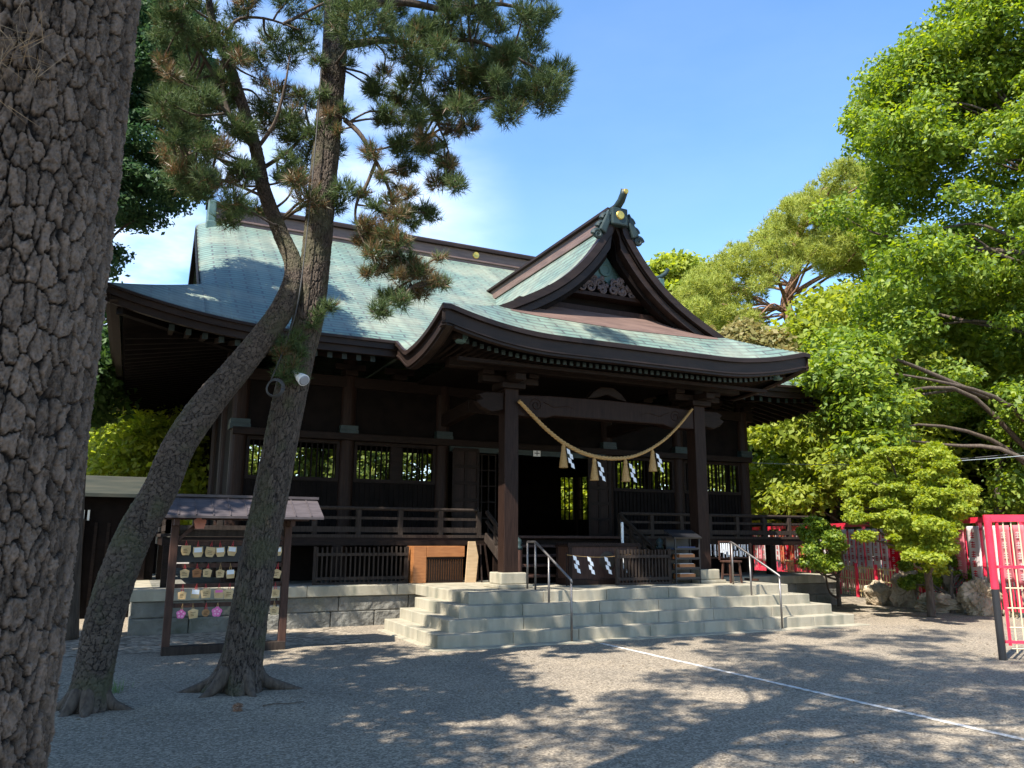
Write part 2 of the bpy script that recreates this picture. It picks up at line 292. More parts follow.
M = dict(
 wood=mk('aged_dark_wood', (.010, .0058, .0042), .6, (.019, .0108, .0078), 5, (1, 1, 6), .25, 30, spec=.15),
 woodv=mk('dark_wood_upright', (.016, .0085, .0065), .5, (.029, .016, .0115), 6, (8, 8, .5), .2, 30, spec=.12),
 black=mk('near_black_wood', (.0055, .004, .0035), .7, (.010, .007, .006), 4, (1, 1, 1), .2, 20, spec=.08),  # dark wood; the shade under the eaves is also put into this colour
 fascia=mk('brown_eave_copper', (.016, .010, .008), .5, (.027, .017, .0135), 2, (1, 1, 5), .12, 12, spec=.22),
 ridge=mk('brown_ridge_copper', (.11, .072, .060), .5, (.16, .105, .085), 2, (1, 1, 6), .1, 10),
 teal=mk('green_patina_copper', (.045, .095, .088), .5, (.075, .13, .118), 5, (1, 1, 1), .2, 20),
 tealdark=mk('dark_green_patina', (.012, .024, .023), .5, (.022, .038, .036), 5, (1, 1, 1), .2, 20),
 stone=mk('pale_granite', (.275, .245, .18), .75, (.35, .315, .235), 2.2, (2.2, 2.2, .7), .3, 40, c3=(.18, .175, .13), vs3=1.4),
 stonerough=mk('rough_grey_stone', (.115, .11, .092), .85, (.21, .20, .17), 3, (1, 1, 1), 1.0, 6, bd=.07, c3=(.06, .065, .045), vs3=1.5),
 rock=mk('garden_rock', (.24, .18, .115), .85, (.42, .34, .24), 2.5, (1, 1, 1), .9, 9, c3=(.10, .095, .06), vs3=1.6),
 gold=mk('gilded_metal', (.75, .50, .12), .35, metal=.9),
 steel=mk('dull_steel', (.20, .185, .175), .45, metal=.8),
 rope=mk('straw_rope', (.36, .21, .075), .8, (.46, .29, .115), 40, (1, 1, 1), .6, 60),
 paper=mk('white_paper', (.80, .80, .80), .8),
 orange=mk('orange_varnished_wood', (.25, .095, .03), .5, (.34, .14, .048), 4, (1, 1, 8), .1, 20),
 palewood=mk('pale_board', (.42, .29, .16), .6, (.52, .37, .22), 3, (1, 1, 6), .1, 20),
 grey_wood=mk('weathered_grey_wood', (.024, .017, .013), .75, (.044, .032, .025), 5, (6, 6, .7), .3, 30, spec=.2),
 brown_wood=mk('reddish_brown_wood', (.045, .021, .014), .6, (.07, .034, .023), 5, (6, 6, .8), .2, 30, spec=.25),
 shingle=mk('purple_grey_sheet', (.05, .040, .042), .6, (.082, .068, .07), 4, (1, 6, 1), .1, 20),
 ema=mk('cream_plaque_wood', (.52, .34, .15), .6, (.64, .46, .24), 12),
 ema_brown=mk('brown_plaque_wood', (.30, .14, .05), .6, (.38, .2, .08), 12),
 pink=mk('pink_plaque_paint', (.72, .10, .33), .5, (.78, .2, .42), 14),
 redcord=mk('red_cord', (.50, .03, .04), .7),
 red=mk('red_paint', (.62, .02, .05), .4, (.70, .035, .075), 3),
 blackpaint=mk('black_paint', (.018, .018, .02), .4),
 bamboo=mk('yellow_bamboo', (.52, .40, .17), .5, (.62, .50, .25), 6),
 beige=mk('beige_metal_bar', (.58, .46, .30), .45),
 white=mk('white_paint', (.80, .80, .78), .5),
 wire=mk('grey_cable', (.06, .06, .06), .6),
 lightwire=mk('pale_cable', (.22, .26, .28), .5),
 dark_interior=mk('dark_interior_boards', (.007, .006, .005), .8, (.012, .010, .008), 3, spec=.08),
 roof=roofmat(), gravel=gravelmat(),
 bark=barkmat('pine_bark_plates', (.012, .0095, .0085), (.040, .029, .021), (.29, .225, .178)),
 barkB=barkmat('pine_bark_brown', (.014, .011, .009), (.048, .036, .028), (.14, .108, .084), moss=(.085, .085, .045)),
 barkfar=mk('bark_far', (.05, .036, .026), .9, (.10, .075, .055), 6, (4, 4, .6), .6, 12),
 barkred=mk('red_pine_bark', (.16, .085, .05), .9, (.28, .16, .10), 6, (3, 3, 1), .6, 14),
 needle=leafmat('pine_needles', [(.04, .075, .03), (.065, .11, .04), (.11, .145, .05), (.055, .09, .035)], .25, .6, .02),
 needledry=leafmat('dry_pine_needles', [(.15, .075, .03), (.21, .12, .05), (.13, .12, .05), (.08, .095, .04)], .25),
 cypress=leafmat('dark_cypress_leaf', [(.024, .062, .026), (.04, .09, .035), (.07, .125, .04)], .3, .6, .02),
 leafnear=leafmat('broad_leaf_green', [(.065, .12, .016), (.12, .20, .022), (.20, .28, .03), (.28, .345, .04)], .5, .55, .025),
 leafmid=leafmat('sunny_leaf_green', [(.16, .22, .03), (.25, .31, .038), (.33, .37, .055)], .5, .6, .02),
 leafshrub=leafmat('yellow_green_leaf', [(.15, .215, .022), (.25, .31, .028), (.34, .38, .04)], .5, .6, .02),
 leafpine=leafmat('far_pine_green', [(.21, .27, .05), (.30, .34, .065), (.36, .38, .08)], .4, .6, .02),
 leafwin=leafmat('olive_green_leaf', [(.10, .15, .035), (.15, .20, .045), (.21, .25, .06)], .45, .6, .02),
 leafbrown=leafmat('brownish_bush_leaf', [(.20, .18, .06), (.27, .23, .09), (.17, .19, .06)], .4, .6, .02),
 leafdark=leafmat('dark_tree_leaf', [(.03, .075, .02), (.05, .10, .024), (.07, .13, .03)], .4, .6, .02),
 straw=leafmat('dry_straw', [(.26, .18, .10), (.33, .24, .14), (.20, .13, .07)], .2),
 grass=leafmat('grass_blade', [(.06, .14, .03), (.10, .18, .04)], .3),
)
WD = M['wood']
#===SETTING===
# ------------------------------------------------------------------ ground
gp = MB().add([(-250,-250,GZ),(300,-250,GZ),(300,350,GZ),(-250,350,GZ)], [(0,1,2,3)]).build('ground', M['gravel']); tag(gp, kind='structure')
# coarser pebble strip under the eaves
M['pebble'] = M['gravel'].copy(); M['pebble'].name = 'coarse_grey_pebbles'
for n_ in M['pebble'].node_tree.nodes:
    if n_.type == 'TEX_VORONOI': n_.inputs['Scale'].default_value = 13
    if n_.type == 'BUMP': n_.inputs['Distance'].default_value = .09
V = []; F = []
def strip_poly(pts, z):
    return MB().add([(x, y, z) for x, y in pts], [tuple(range(len(pts)))])
ps = strip_poly([(-7.5,.55),(-4,.5),(-1.55,.35),(-1.55,2.78),(-7.5,2.78)], GZ+.006).build('pebble_strip', M['pebble']); tag(ps, kind='structure')
ps2 = strip_poly([(8.4,-.3),(11.2,.6),(13.4,2.6),(15.5,7.0),(12.0,7.0),(11.9,2.75),(8.4,2.75)], GZ+.006).build('pebble_strip', M['pebble']); tag(ps2, kind='structure')
pl = MB()
pl.box((1.775,-14,GZ+.004),(1.845,-1.3,GZ+.009)); o = pl.build('painted_line', mk('worn_white_line', (.30,.28,.25), .85, (.66,.64,.60), 14, bump=.4, bs=60)); tag(o, kind='structure')

# ------------------------------------------------------------------ stone steps and podium
ss = thing('stone_steps', 'broad flight of pale granite steps leading up to the shrine hall', 'steps', (3.6, 0, GZ))
zs = [-.075, .112, .299, .485, .672]
for k in range(4):
    n = 3-k; t = .29; x0, x1, y0 = -n*t, 7.2+n*t, -n*t; z0, z1 = zs[k]-.015, zs[k+1]
    mb = MB(); yb = 1.97 if k < 3 else 2.797
    cuts = [x0]; 
    while cuts[-1] < x1-1.9: cuts.append(cuts[-1]+random.uniform(1.15, 1.6))
    cuts.append(x1)
    for a, b in zip(cuts[:-1], cuts[1:]): mb.box((a+.003, y0, z0), (b-.003, y0+.42, z1))
    for sx in (0, 1):
        ycut = [y0+.426]; 
        while ycut[-1] < yb-1.0: ycut.append(ycut[-1]+random.uniform(.55, .8))
        ycut.append(yb)
        for a, b in zip(ycut[:-1], ycut[1:]):
            if sx == 0: mb.box((x0, a, z0), (x0+.42, b-.004, z1))
            else: mb.box((x1-.42, a, z0), (x1, b-.004, z1))
    xs = np.linspace(x0+.424, x1-.424, 7)
    for a, b in zip(xs[:-1], xs[1:]): mb.box((a+.002, y0+.424, z0), (b-.002, yb, z1-.002))
    mb.build('step', M['stone'], ss, bevel=.012)
MB().box((-1.0,-1.12,GZ-.05),(8.22,1.97,-.072)).build('base_slab', M['stone'], ss, bevel=.008)

sp = thing('stone_podium', 'low podium of rough stone blocks with smooth pale capstones under the hall', 'podium', (3.3, 9, GZ))
X0, X1, Y0, Y1 = -5.2, 11.8, 2.8, 16.2
def course(mb, z0, z1, off, lo, hi, gap=.006):
    for side in ('f', 'l', 'r'):
        a0, a1 = (X0, X1) if side == 'f' else (Y0+.40, Y1)
        c = [a0]
        while c[-1] < a1-hi*1.3: c.append(c[-1]+random.uniform(lo, hi))
        c.append(a1)
        for a, b in zip(c[:-1], c[1:]):
            j = random.uniform(0, .012) if off > 0 else 0
            if side == 'f': mb.box((a+gap+(off if a == a0 else 0), Y0+off+j, z0), (b-gap-(off if b == a1 else 0), Y0+.39, z1))
            elif side == 'l': mb.box((X0+off+j, a+gap, z0), (X0+.39, b-gap, z1))
            else: mb.box((X1-.39, a+gap, z0), (X1-off-j, b-gap, z1))
c1 = MB(); course(c1, .475, .672, 0, 1.3, 1.9, .003); c1.build('capstones', M['stone'], sp, bevel=.012)
c2 = MB(); course(c2, .19, .469, .05, .9, 1.5); c2.build('stone_course', M['stonerough'], sp, bevel=.02)
c3 = MB(); course(c3, GZ-.1, .184, .03, .8, 1.4); c3.build('stone_course', M['stonerough'], sp, bevel=.02)
MB().box((X0+.38, Y0+.38, GZ-.1), (X1-.38, Y1, .668)).build('paving', M['stonerough'], sp)

# ------------------------------------------------------------------ shrine hall
H = thing('shrine_hall', 'large dark wooden shrine hall with sweeping green copper roof and gabled porch', 'shrine', (XC, 4.95, .672))
EX0, EX1, EY0, EY1 = -6.0, 13.24, 2.7, 16.7
RY = (EY0+EY1)/2; GX0, GX1 = -4.35, 11.59
def smooth(t): t = np.clip(t, 0, 1); return t*t*(3-2*t)
def prof(d): s = np.clip(d/7.0, 0, 1.05); return 5.62+4.78*(.94*s+.06*s*s)
def mlift(x, y):
    cx = np.minimum(x-EX0, EX1-x); cy = np.minimum(y-EY0, EY1-y)
    return .47*np.clip(1-np.maximum(cx, cy)/3.4, 0, 1)**2
def zmain(x, y, center):
    d = np.minimum(y-EY0, EY1-y)
    if not center: d = np.minimum(d, np.minimum(x-EX0, EX1-x))
    z = prof(d)+mlift(x, y)
    if center:
        c = np.minimum(x-GX0, GX1-x); z = z - .26*np.clip(1-c/.9, 0, 1)**2*smooth((np.minimum(y-EY0, EY1-y)-1.3)/1.2)
    return z
def flare(x, y):
    l = mlift(x, y)/.47*.07
    return x+np.where(x < XC, -l, l), y+np.where(y < RY, -l, l)
def hf(xs, ys, fz, name, mat, parent, warp=True, uvdir='y', mask=None, uvf=None):
    Xg, Yg = np.meshgrid(xs, ys); Z = fz(Xg, Yg); XX, YY = flare(Xg, Yg) if warp else (Xg, Yg)
    ny, nx = Xg.shape; idx = np.arange(ny*nx).reshape(ny, nx)
    F = np.stack([idx[:-1,:-1], idx[:-1,1:], idx[1:,1:], idx[1:,:-1]], -1)
    if mask is not None:
        mk_ = mask(.5*(Xg[:-1,:-1]+Xg[1:,1:]), .5*(Yg[:-1,:-1]+Yg[1:,1:])); F = F[mk_]
    F = F.reshape(-1, 4)
    uv = uvf(Xg, Yg, Z) if uvf else np.stack([Xg, np.cumsum(np.concatenate([np.zeros((1, nx)), np.hypot(np.diff(Yg, axis=0), np.diff(Z, axis=0))]), 0)], -1)
    return np.stack([XX, YY, Z], -1).reshape(-1, 3), F, uv.reshape(-1, 2)
def join(parts):
    Vs, Fs, Us = [], [], []; b = 0
    for v, f, u in parts: Vs.append(v); Fs.append(f+b); Us.append(u); b += len(v)
    return np.concatenate(Vs), np.concatenate(Fs), np.concatenate(Us)
ysl = np.concatenate([np.linspace(EY0, RY, 46), np.linspace(RY, EY1, 30)[1:]])
pieces = [hf(np.concatenate([np.linspace(GX0, GX0+1, 9), np.linspace(GX0+1, GX1-1, 60)[1:-1], np.linspace(GX1-1, GX1, 9)]), ysl, lambda x, y: zmain(x, y, True), '', None, None)]
def uvhip(x, y, z):
    dx = np.minimum(x-EX0, EX1-x); dy = np.minimum(y-EY0, EY1-y)
    side = dx < dy; sl = 1.22
    return np.where(side[..., None], np.stack([y, dx*sl], -1), np.stack([x, dy*sl], -1))
for a, b in ((EX0, GX0+.55), (GX1-.55, EX1)):
    pieces.append(hf(np.linspace(a, b, 24), np.linspace(EY0, EY1, 150), lambda x, y: zmain(x, y, False), '', None, None, uvf=uvhip))
Vr, Fr, Ur = join(pieces)
main_roof = mesh_np('roof', Vr, Fr, M['roof'], H, smooth=True, uv=Ur)
md = main_roof.modifiers.new('thick', 'SOLIDIFY'); md.thickness = .06; md.offset = -1

def loop_pts(n=60):
    P = []
    for x in np.linspace(EX0, EX1, n): P.append((x, EY0, 0, -1))
    for y in np.linspace(EY0, EY1, n): P.append((EX1, y, 1, 0))
    for x in np.linspace(EX1, EX0, n): P.append((x, EY1, 0, 1))
    for y in np.linspace(EY1, EY0, n): P.append((EX0, y, -1, 0))
    return P
def edge_sweep(mb, pts, sect, zf, warp):
    """pts: (x,y,nx,ny) with outward normal; sect: (inset, dz)"""
    rows = []
    for x, y, nx_, ny_ in pts:
        z = float(zf(np.array(x), np.array(y))); xx, yy = (float(v) for v in warp(np.array(x), np.array(y)))
        rows.append([(xx-nx_*o, yy-ny_*o, z+dz) for o, dz in sect])
    return mb.sweep(rows, rows)
mz = lambda x, y: zmain(x, y, False)
LP = loop_pts()
sect1 = [(0.02,.02),(-.015,.0),(-.015,-.05),(.03,-.055),(.03,-.17),(.10,-.175),(.10,-.31),(.24,-.30)]
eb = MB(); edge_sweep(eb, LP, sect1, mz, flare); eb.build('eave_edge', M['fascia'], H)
def soff(parts_pts, inset0, z0, depth, rise, name, zf, warp):
    mb = MB(); rows = []
    for x, y, nx_, ny_ in parts_pts:
        z = float(zf(np.array(x), np.array(y))); xx, yy = (float(v) for v in warp(np.array(x), np.array(y)))
        rows.append([(xx-nx_*o, yy-ny_*o, z+z0+(o-inset0)*rise) for o in (inset0, inset0+.5*depth, inset0+depth)])
    return mb.sweep(rows, rows).build(name, M['black'], H)
# sloped boarding under the eaves, mitred at the corners
def soffit(name, x0, x1, y0, y1, inset0, inset1, zf, warp, dz0, rise, mat):
    mb = MB(); n = 40
    def ring(i):
        P = []
        for t in np.linspace(0, 1, n): P.append((x0+i+(x1-x0-2*i)*t, y0+i, x0+(x1-x0)*t, y0))
        for t in np.linspace(0, 1, n): P.append((x1-i, y0+i+(y1-y0-2*i)*t, x1, y0+(y1-y0)*t))
        for t in np.linspace(0, 1, n): P.append((x1-i-(x1-x0-2*i)*t, y1-i, x1-(x1-x0)*t, y1))
        for t in np.linspace(0, 1, n): P.append((x0+i, y1-i-(y1-y0-2*i)*t, x0, y1-(y1-y0)*t))
        out = []
        for px, py, ex, ey in P:
            ze = float(zf(np.array(ex), np.array(ey))); base = 5.62
            f = max(0, 1-i/2.6)
            out.append((px, py, base+(ze-base)*f+dz0+(i-inset0)*rise))
        return out
    rows = [ring(i) for i in np.linspace(inset0, inset1, 5)]
    mb.sweep(rows, rows); return mb.build(name, mat, H)
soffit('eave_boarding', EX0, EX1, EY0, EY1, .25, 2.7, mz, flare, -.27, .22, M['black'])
# rafters: front ones each its own part, the rest (far past the count) as one
rafter_mat = M['wood']
def rafter(x, y0, y1, z0, z1, tip=True, parent=H, w=.085, h=.10):
    mb = MB().beam((x, y0, z0), (x, y1, z1), w, h); o = mb.build('rafter', rafter_mat, parent)
    if tip: MB().cbox((x, y0-.012, z0), (w+.015, .02, h+.015)).build('rafter_cap', M['tealdark'], o)
    return o
for x in np.arange(-4.9, -.75, .3):
    zz = float(mz(np.array(x), np.array(EY0)))
    rafter(x, EY0+.32, 4.9, zz-.36, 5.62-.36+.46)
for x in np.arange(8.1, 12.4, .3):
    zz = float(mz(np.array(x), np.array(EY0)))
    rafter(x, EY0+.32, 4.9, zz-.36, 5.62-.36+.46)
rest = MB()
for y in np.arange(EY0+1.3, EY1-1, .32):
    for xe, sg in ((EX0, 1), (EX1, -1)):
        zz = float(mz(np.array(xe), np.array(y))); rest.beam((xe+sg*.3, y, zz-.36), (xe+sg*2.6, y, 5.72), .085, .10)
for x in np.arange(EX0+1, EX1-1, .35):
    rest.beam((x, EY1-.05, 5.30+float(mlift(np.array(x), np.array(EY1)))), (x, EY1-2.4, 5.75), .085, .10)
tag(rest.build('rafters', M['black'], H), kind='stuff')  # black instead of brown wood: eave shade put into the colour
for sx, x in ((1, EX0), (-1, EX1)): MB().beam((x+sx*.2, EY0+.2, 5.70), (x+sx*2.7, EY0+2.5, 5.66), .16, .2).build('corner_rafter', M['black'], H)
# gable ends of the main roof
for gx, sg in ((GX0, 1), (GX1, -1)):
    mb = MB(); ys_ = np.linspace(4.0, EY1-1.3, 50); rows = []
    for y in ys_:
        z = float(zmain(np.array(gx), np.array(y), True)); rows.append([(gx-sg*.02, y, z+.03), (gx-sg*.02, y, z-.40), (gx+sg*.10, y, z-.40), (gx+sg*.10, y, z-.03)])
    mb.sweep(rows, rows); mb.build('gable_board', M['black'], H)
    MB().prism([(y, float(zmain(np.array(XC), np.array(y), True))-.12) for y in np.linspace(4.3, EY1-1.6, 30)], gx+sg*.35, gx+sg*.45, 'yz').build('gable_wall', M['black'], H)
# main ridge
rg = thing  # (alias unused)
ridge = MB()
ridge.box((GX0+.45, RY-.26, 10.2), (GX1-.45, RY+.26, 10.66)); ridge.box((GX0+.42, RY-.30, 10.30), (GX1-.42, RY+.30, 10.36))
ridge_o = ridge.build('ridge', M['ridge'], H, bevel=.015)
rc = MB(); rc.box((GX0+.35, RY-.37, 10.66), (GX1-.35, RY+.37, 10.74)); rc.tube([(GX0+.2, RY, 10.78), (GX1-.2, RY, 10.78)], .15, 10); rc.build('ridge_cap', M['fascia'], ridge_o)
for x in (-2.2, .9, 4.0, 7.0, 9.6):
    MB().lathe([(.02,.02),(.10,.03),(.115,.01),(.115,-.02)], (x, RY-.27, 10.52), 24, 'y').build('gold_crest', M['gold'], ridge_o)
for gx, sg in ((GX0, 1), (GX1, -1)):
    mb = MB(); mb.box((gx+sg*.25, RY-.38, 9.95), (gx+sg*.47, RY+.38, 10.80)); mb.box((gx+sg*.22, RY-.5, 9.9), (gx+sg*.5, RY+.5, 10.15))
    e = mb.build('ridge_end', M['teal'], ridge_o, bevel=.03)
    pth = [(gx+sg*.9, RY, 10.80), (gx+sg*.45, RY, 10.86), (gx+sg*.15, RY, 10.98), (gx-sg*.08, RY, 11.15), (gx-sg*.2, RY, 11.34)]
    MB().tube(pth, [.085, .09, .09, .08, .075], 12).build('ridge_horn', M['tealdark'], ridge_o, smooth=True)

# ---- porch roof (hipped front with a gable over it)
SW = np.array([0, .2, .5, 1.07, 1.7, 2.2, 2.8, 3.4, 4.2]); SZ = np.array([8.52, 8.20, 7.66, 7.03, 6.57, 6.27, 6.00, 5.68, 5.26])
_wd = np.linspace(0, 4.2, 400); _zd = np.polyval(np.polyfit(SW, SZ, 4), _wd)
_zs = _zd
def sprof(w): return np.interp(np.abs(w), _wd, _zs)
PX = 3.60; PH = 4.2; PY0 = -.25
def plift(x, y):
    cx = PH-np.abs(x-PX); cy = y-PY0
    l = .34*np.clip(1-np.maximum(cx, cy)/2.3, 0, 1)**2
    l = l + .40*smooth((y-1.9)/1.0)*np.clip(1-cx/1.2, 0, 1)
    return l
def zfront(d): return 5.31+.74*d
def zporch(x, y, gable):
    w = np.abs(x-PX); s = sprof(w)
    if gable: return s+plift(x, y)
    return np.minimum(s, zfront(y-PY0))+plift(x, y)
def pflare(x, y):
    cx = PH-np.abs(x-PX); cy = y-PY0; l = .10*np.clip(1-np.maximum(cx, cy)/2.3, 0, 1)**2
    return x+np.sign(x-PX)*l, y-l
GY = .68
def uvp(x, y, z):
    w = np.abs(x-PX); fr_ = (zfront(y-PY0) < sprof(w)) & (y < GY+1.2)
    arc = np.interp(w, _wd, np.concatenate([[0], np.cumsum(np.hypot(np.diff(_wd), np.diff(_zs)))]))
    return np.where(fr_[..., None], np.stack([x, (y-PY0)*1.25], -1), np.stack([y, -arc], -1))
def hfp(xs, ys, gable, mask):
    Xg, Yg = np.meshgrid(xs, ys); Z = zporch(Xg, Yg, gable); XX, YY = pflare(Xg, Yg); ny, nx = Xg.shape
    idx = np.arange(ny*nx).reshape(ny, nx); F = np.stack([idx[:-1,:-1], idx[:-1,1:], idx[1:,1:], idx[1:,:-1]], -1)
    F = F[mask(.5*(Xg[:-1,:-1]+Xg[1:,1:]), .5*(Yg[:-1,:-1]+Yg[1:,1:]))]
    if gable:
        w = np.abs(Xg-PX); arc = np.interp(w, _wd, np.concatenate([[0], np.cumsum(np.hypot(np.diff(_wd), np.diff(_zs)))])); uv = np.stack([Yg, -arc], -1)
    else: uv = uvp(Xg, Yg, Z)
    return np.stack([XX, YY, Z], -1).reshape(-1, 3), F.reshape(-1, 4), uv.reshape(-1, 2)
xs = PX+np.linspace(-PH, PH, 113)
pA = hfp(xs, np.linspace(PY0, 1.35, 33), False, lambda x, y: (y < GY) | (np.abs(x-PX) < 2.95))
pB = hfp(xs, np.concatenate([np.linspace(GY, 2.98, 33), np.linspace(2.98, 7.6, 30)[1:]]), True, lambda x, y: (y < 2.98) | (np.abs(x-PX) < 3.5))
Vp, Fp, Up = join([pA, pB])
porch_roof = mesh_np('porch_roof', Vp, Fp, M['roof'], H, smooth=True, uv=Up)
md = porch_roof.modifiers.new('thick', 'SOLIDIFY'); md.thickness = .05; md.offset = -1
PP = [(PX-PH, y, -1, 0) for y in np.linspace(2.95, PY0, 36)] + [(x, PY0, 0, -1) for x in np.linspace(PX-PH, PX+PH, 60)] + [(PX+PH, y, 1, 0) for y in np.linspace(PY0, 2.95, 36)]
pz = lambda x, y: zporch(x, y, False) if y < GY else zporch(x, y, True)
sectp = [(.02,.02),(-.02,.0),(-.02,-.085),(.05,-.09),(.055,-.29),(.035,-.295),(.035,-.325),(.07,-.33),(.07,-.375),(.18,-.385),(.24,-.36)]
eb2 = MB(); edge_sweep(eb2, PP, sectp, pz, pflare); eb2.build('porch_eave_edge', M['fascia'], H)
# boarding and rafters under the porch
mb = MB(); rows = []
for i in np.linspace(0, 1, 5):
    row = []
    for x, y, nx_, ny_ in PP:
        z = float(pz(np.array(x), np.array(y))); f = 1-i
        row.append((x-nx_*(.15+1.4*i)*1.0, max(y-ny_*(.15+1.4*i), -.1) if ny_ else max(y, PY0+.15+1.4*i), (5.27+(z-5.27)*f)-.30+.32*i))
    rows.append(row)
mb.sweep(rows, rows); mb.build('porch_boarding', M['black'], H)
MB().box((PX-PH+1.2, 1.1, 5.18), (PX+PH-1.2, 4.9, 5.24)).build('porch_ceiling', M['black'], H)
for x in np.arange(PX-PH+.42, PX+PH-.3, .145):
    z = float(pz(np.array(x), np.array(PY0)))
    o = MB().beam((x, PY0+.42, z-.40), (x, 1.5, 5.02+.05), .06, .075).build('porch_rafter', rafter_mat, H)
    MB().cbox((x, PY0+.40, z-.40), (.075, .03, .085)).build('rafter_cap', M['tealdark'], o)
MB().box((PX-PH+.5, PY0+.62, 4.80), (PX+PH-.5, PY0+.72, 4.87)).build('eave_batten', WD, H)
for sx in (-1, 1):
    mb = MB().beam((PX+sx*(PH-.30), PY0+.26, 5.20), (PX+sx*(PH-1.6), 1.5, 5.08), .17, .19)
    o = mb.build('corner_rafter', M['wood'], H)
    MB().lathe([(.0,.0),(.10,.0),(.13,.03),(.13,.14),(.10,.17),(0,.17)], (PX+sx*(PH-.42), PY0+.45, 5.16), 6, 'y').build('corner_cap', M['teal'], o)
    # curved side barge along the porch end
# ---- porch gable
def barge(y0, y1, o0, o1, wmax, mat, name, parent=H, n=60):
    mb = MB(); rows = []
    ws = np.linspace(-wmax, wmax, 2*n+1)
    for w in ws:
        z = float(sprof(w)); e = .02; sl = float(sprof(abs(w)+e)-sprof(max(abs(w)-e, 0)))/(2*e if abs(w) > e else e+abs(w))
        nn = math.hypot(1, sl); k = (math.sqrt(1+sl*sl)) if abs(w) > .12 else 1.35
        rows.append([(PX+w, y0, z-o0*k), (PX+w, y0, z-o1*k), (PX+w, y1, z-o1*k), (PX+w, y1, z-o0*k), (PX+w, y0, z-o0*k)])
    return mb.sweep(rows, rows).build(name, mat, parent)
gb = barge(GY-.06, GY+.16, -.03, .12, 3.0, M['fascia'], 'gable_barge')
barge(GY-.005, GY+.20, .11, .15, 2.9, M['black'], 'barge_moulding', gb)
barge(GY+.04, GY+.26, .14, .28, 2.75, M['fascia'], 'inner_barge', gb)
barge(GY+.22, GY+.42, .28, .37, 2.6, M['black'], 'barge_shadow_board', gb)
gw = MB(); pts = [(PX+w, float(sprof(w))-.32) for w in np.linspace(-2.7, 2.7, 41)]
gw.prism(pts, GY+.72, GY+.80, 'xz'); gwo = gw.build('gable_wall', M['black'], H)
mb = MB(); mb.box((PX-2.1, GY+.45, 6.32), (PX+2.1, GY+.72, 6.46)); mb.box((PX-1.45, GY+.40, 6.70), (PX+1.45, GY+.72, 6.78)); mb.build('gable_tie_beam', M['woodv'], gwo)
# green copper at apex and feet
mb = MB(); mb.prism([(PX-.62, 7.0), (PX, 7.72), (PX+.62, 7.0), (PX+.25, 6.95), (PX, 7.12), (PX-.25, 6.95)], GY+.50, GY+.58, 'xz')
mb.lathe([(0,.0),(.09,.0),(.11,.02),(.15,.02),(.16,0),(.16,-.03)], (PX, GY+.48, 7.36), 20, 'y'); mb.build('apex_plate', M['teal'], gwo)
for sx in (-1, 1):
    mb = MB(); mb.prism([(PX+sx*2.45, 6.10), (PX+sx*1.75, 6.42), (PX+sx*1.55, 6.34), (PX+sx*1.7, 6.10)], GY+.30, GY+.46, 'xz'); mb.build('foot_plate', M['teal'], gwo)
# carved openwork: scrolls and leaves
mb = MB()
def scroll(cx, cz, r, turns, sg, y, th):
    th_ = np.linspace(0, turns*2*math.pi, 26); rr = r*(1-.8*th_/th_[-1])
    mb.tube([(cx+sg*rr_*math.cos(a), y-.02*i/26, cz+rr_*math.sin(a)) for i, (a, rr_) in enumerate(zip(th_, rr))], np.linspace(th, th*.5, 26), 6)
rs = random.Random(3)
for sx in (-1, 1):
    for cx, cz, r in ((.18, 6.98, .13), (.42, 6.90, .14), (.66, 6.86, .11), (.30, 7.08, .09), (.88, 6.84, .08), (.12, 6.86, .10), (.55, 6.99, .08)):
        scroll(PX+sx*cx, cz, r, rs.uniform(1.2, 1.9), sx, GY+.42+rs.uniform(-.05, .04), .035)
for k in range(26):
    a = rs.uniform(-1, 1); x = PX+a*.95; z = 6.84+(1-abs(a))*rs.uniform(0, .36); mb.lathe([(0,-.03),(.05,-.01),(.06,.01),(.03,.03),(0,.035)], (x, GY+.44, z), 7, 'y')
mb.build('gable_carving', mk('carved_grey_wood', (.06, .045, .045), .6, (.11, .08, .075), 9), gwo)
# brown flashing at the foot of the gable
mb = MB(); rows = []
for x in np.linspace(PX-2.55, PX+2.55, 30):
    rows.append([(x, y, float(zporch(np.array(x), np.array(y), False))+.012) for y in (GY-.25+.12*abs(x-PX)/2.5, GY, GY+.3, GY+.7)])
mb.sweep(rows, rows).build('gable_flashing', M['ridge'], H)
# porch ridge with horn and crest
mb = MB(); mb.box((PX-.17, GY-.02, 8.18), (PX+.17, 7.1, 8.50)); mb.box((PX-.24, GY+.1, 8.16), (PX+.24, 7.1, 8.27)); pr = mb.build('porch_ridge', M['ridge'], H, bevel=.012)
mb = MB(); mb.box((PX-.25, GY-.05, 8.50), (PX+.25, 7.1, 8.56)); mb.tube([(PX, GY-.05, 8.58), (PX, 7.1, 8.58)], .11, 10); mb.build('ridge_cap', M['fascia'], pr)
mb = MB(); mb.box((PX-.20, GY-.16, 8.16), (PX+.20, GY+.02, 8.56)); mb.prism([(PX-.5, 8.0), (PX-.26, 8.5), (PX-.24, 8.2), (PX-.34, 7.92)], GY-.14, GY-.02, 'xz'); mb.prism([(PX+.5, 8.0), (PX+.26, 8.5), (PX+.24, 8.2), (PX+.34, 7.92)], GY-.14, GY-.02, 'xz')
re_ = mb.build('ridge_end', M['tealdark'], pr, bevel=.03)
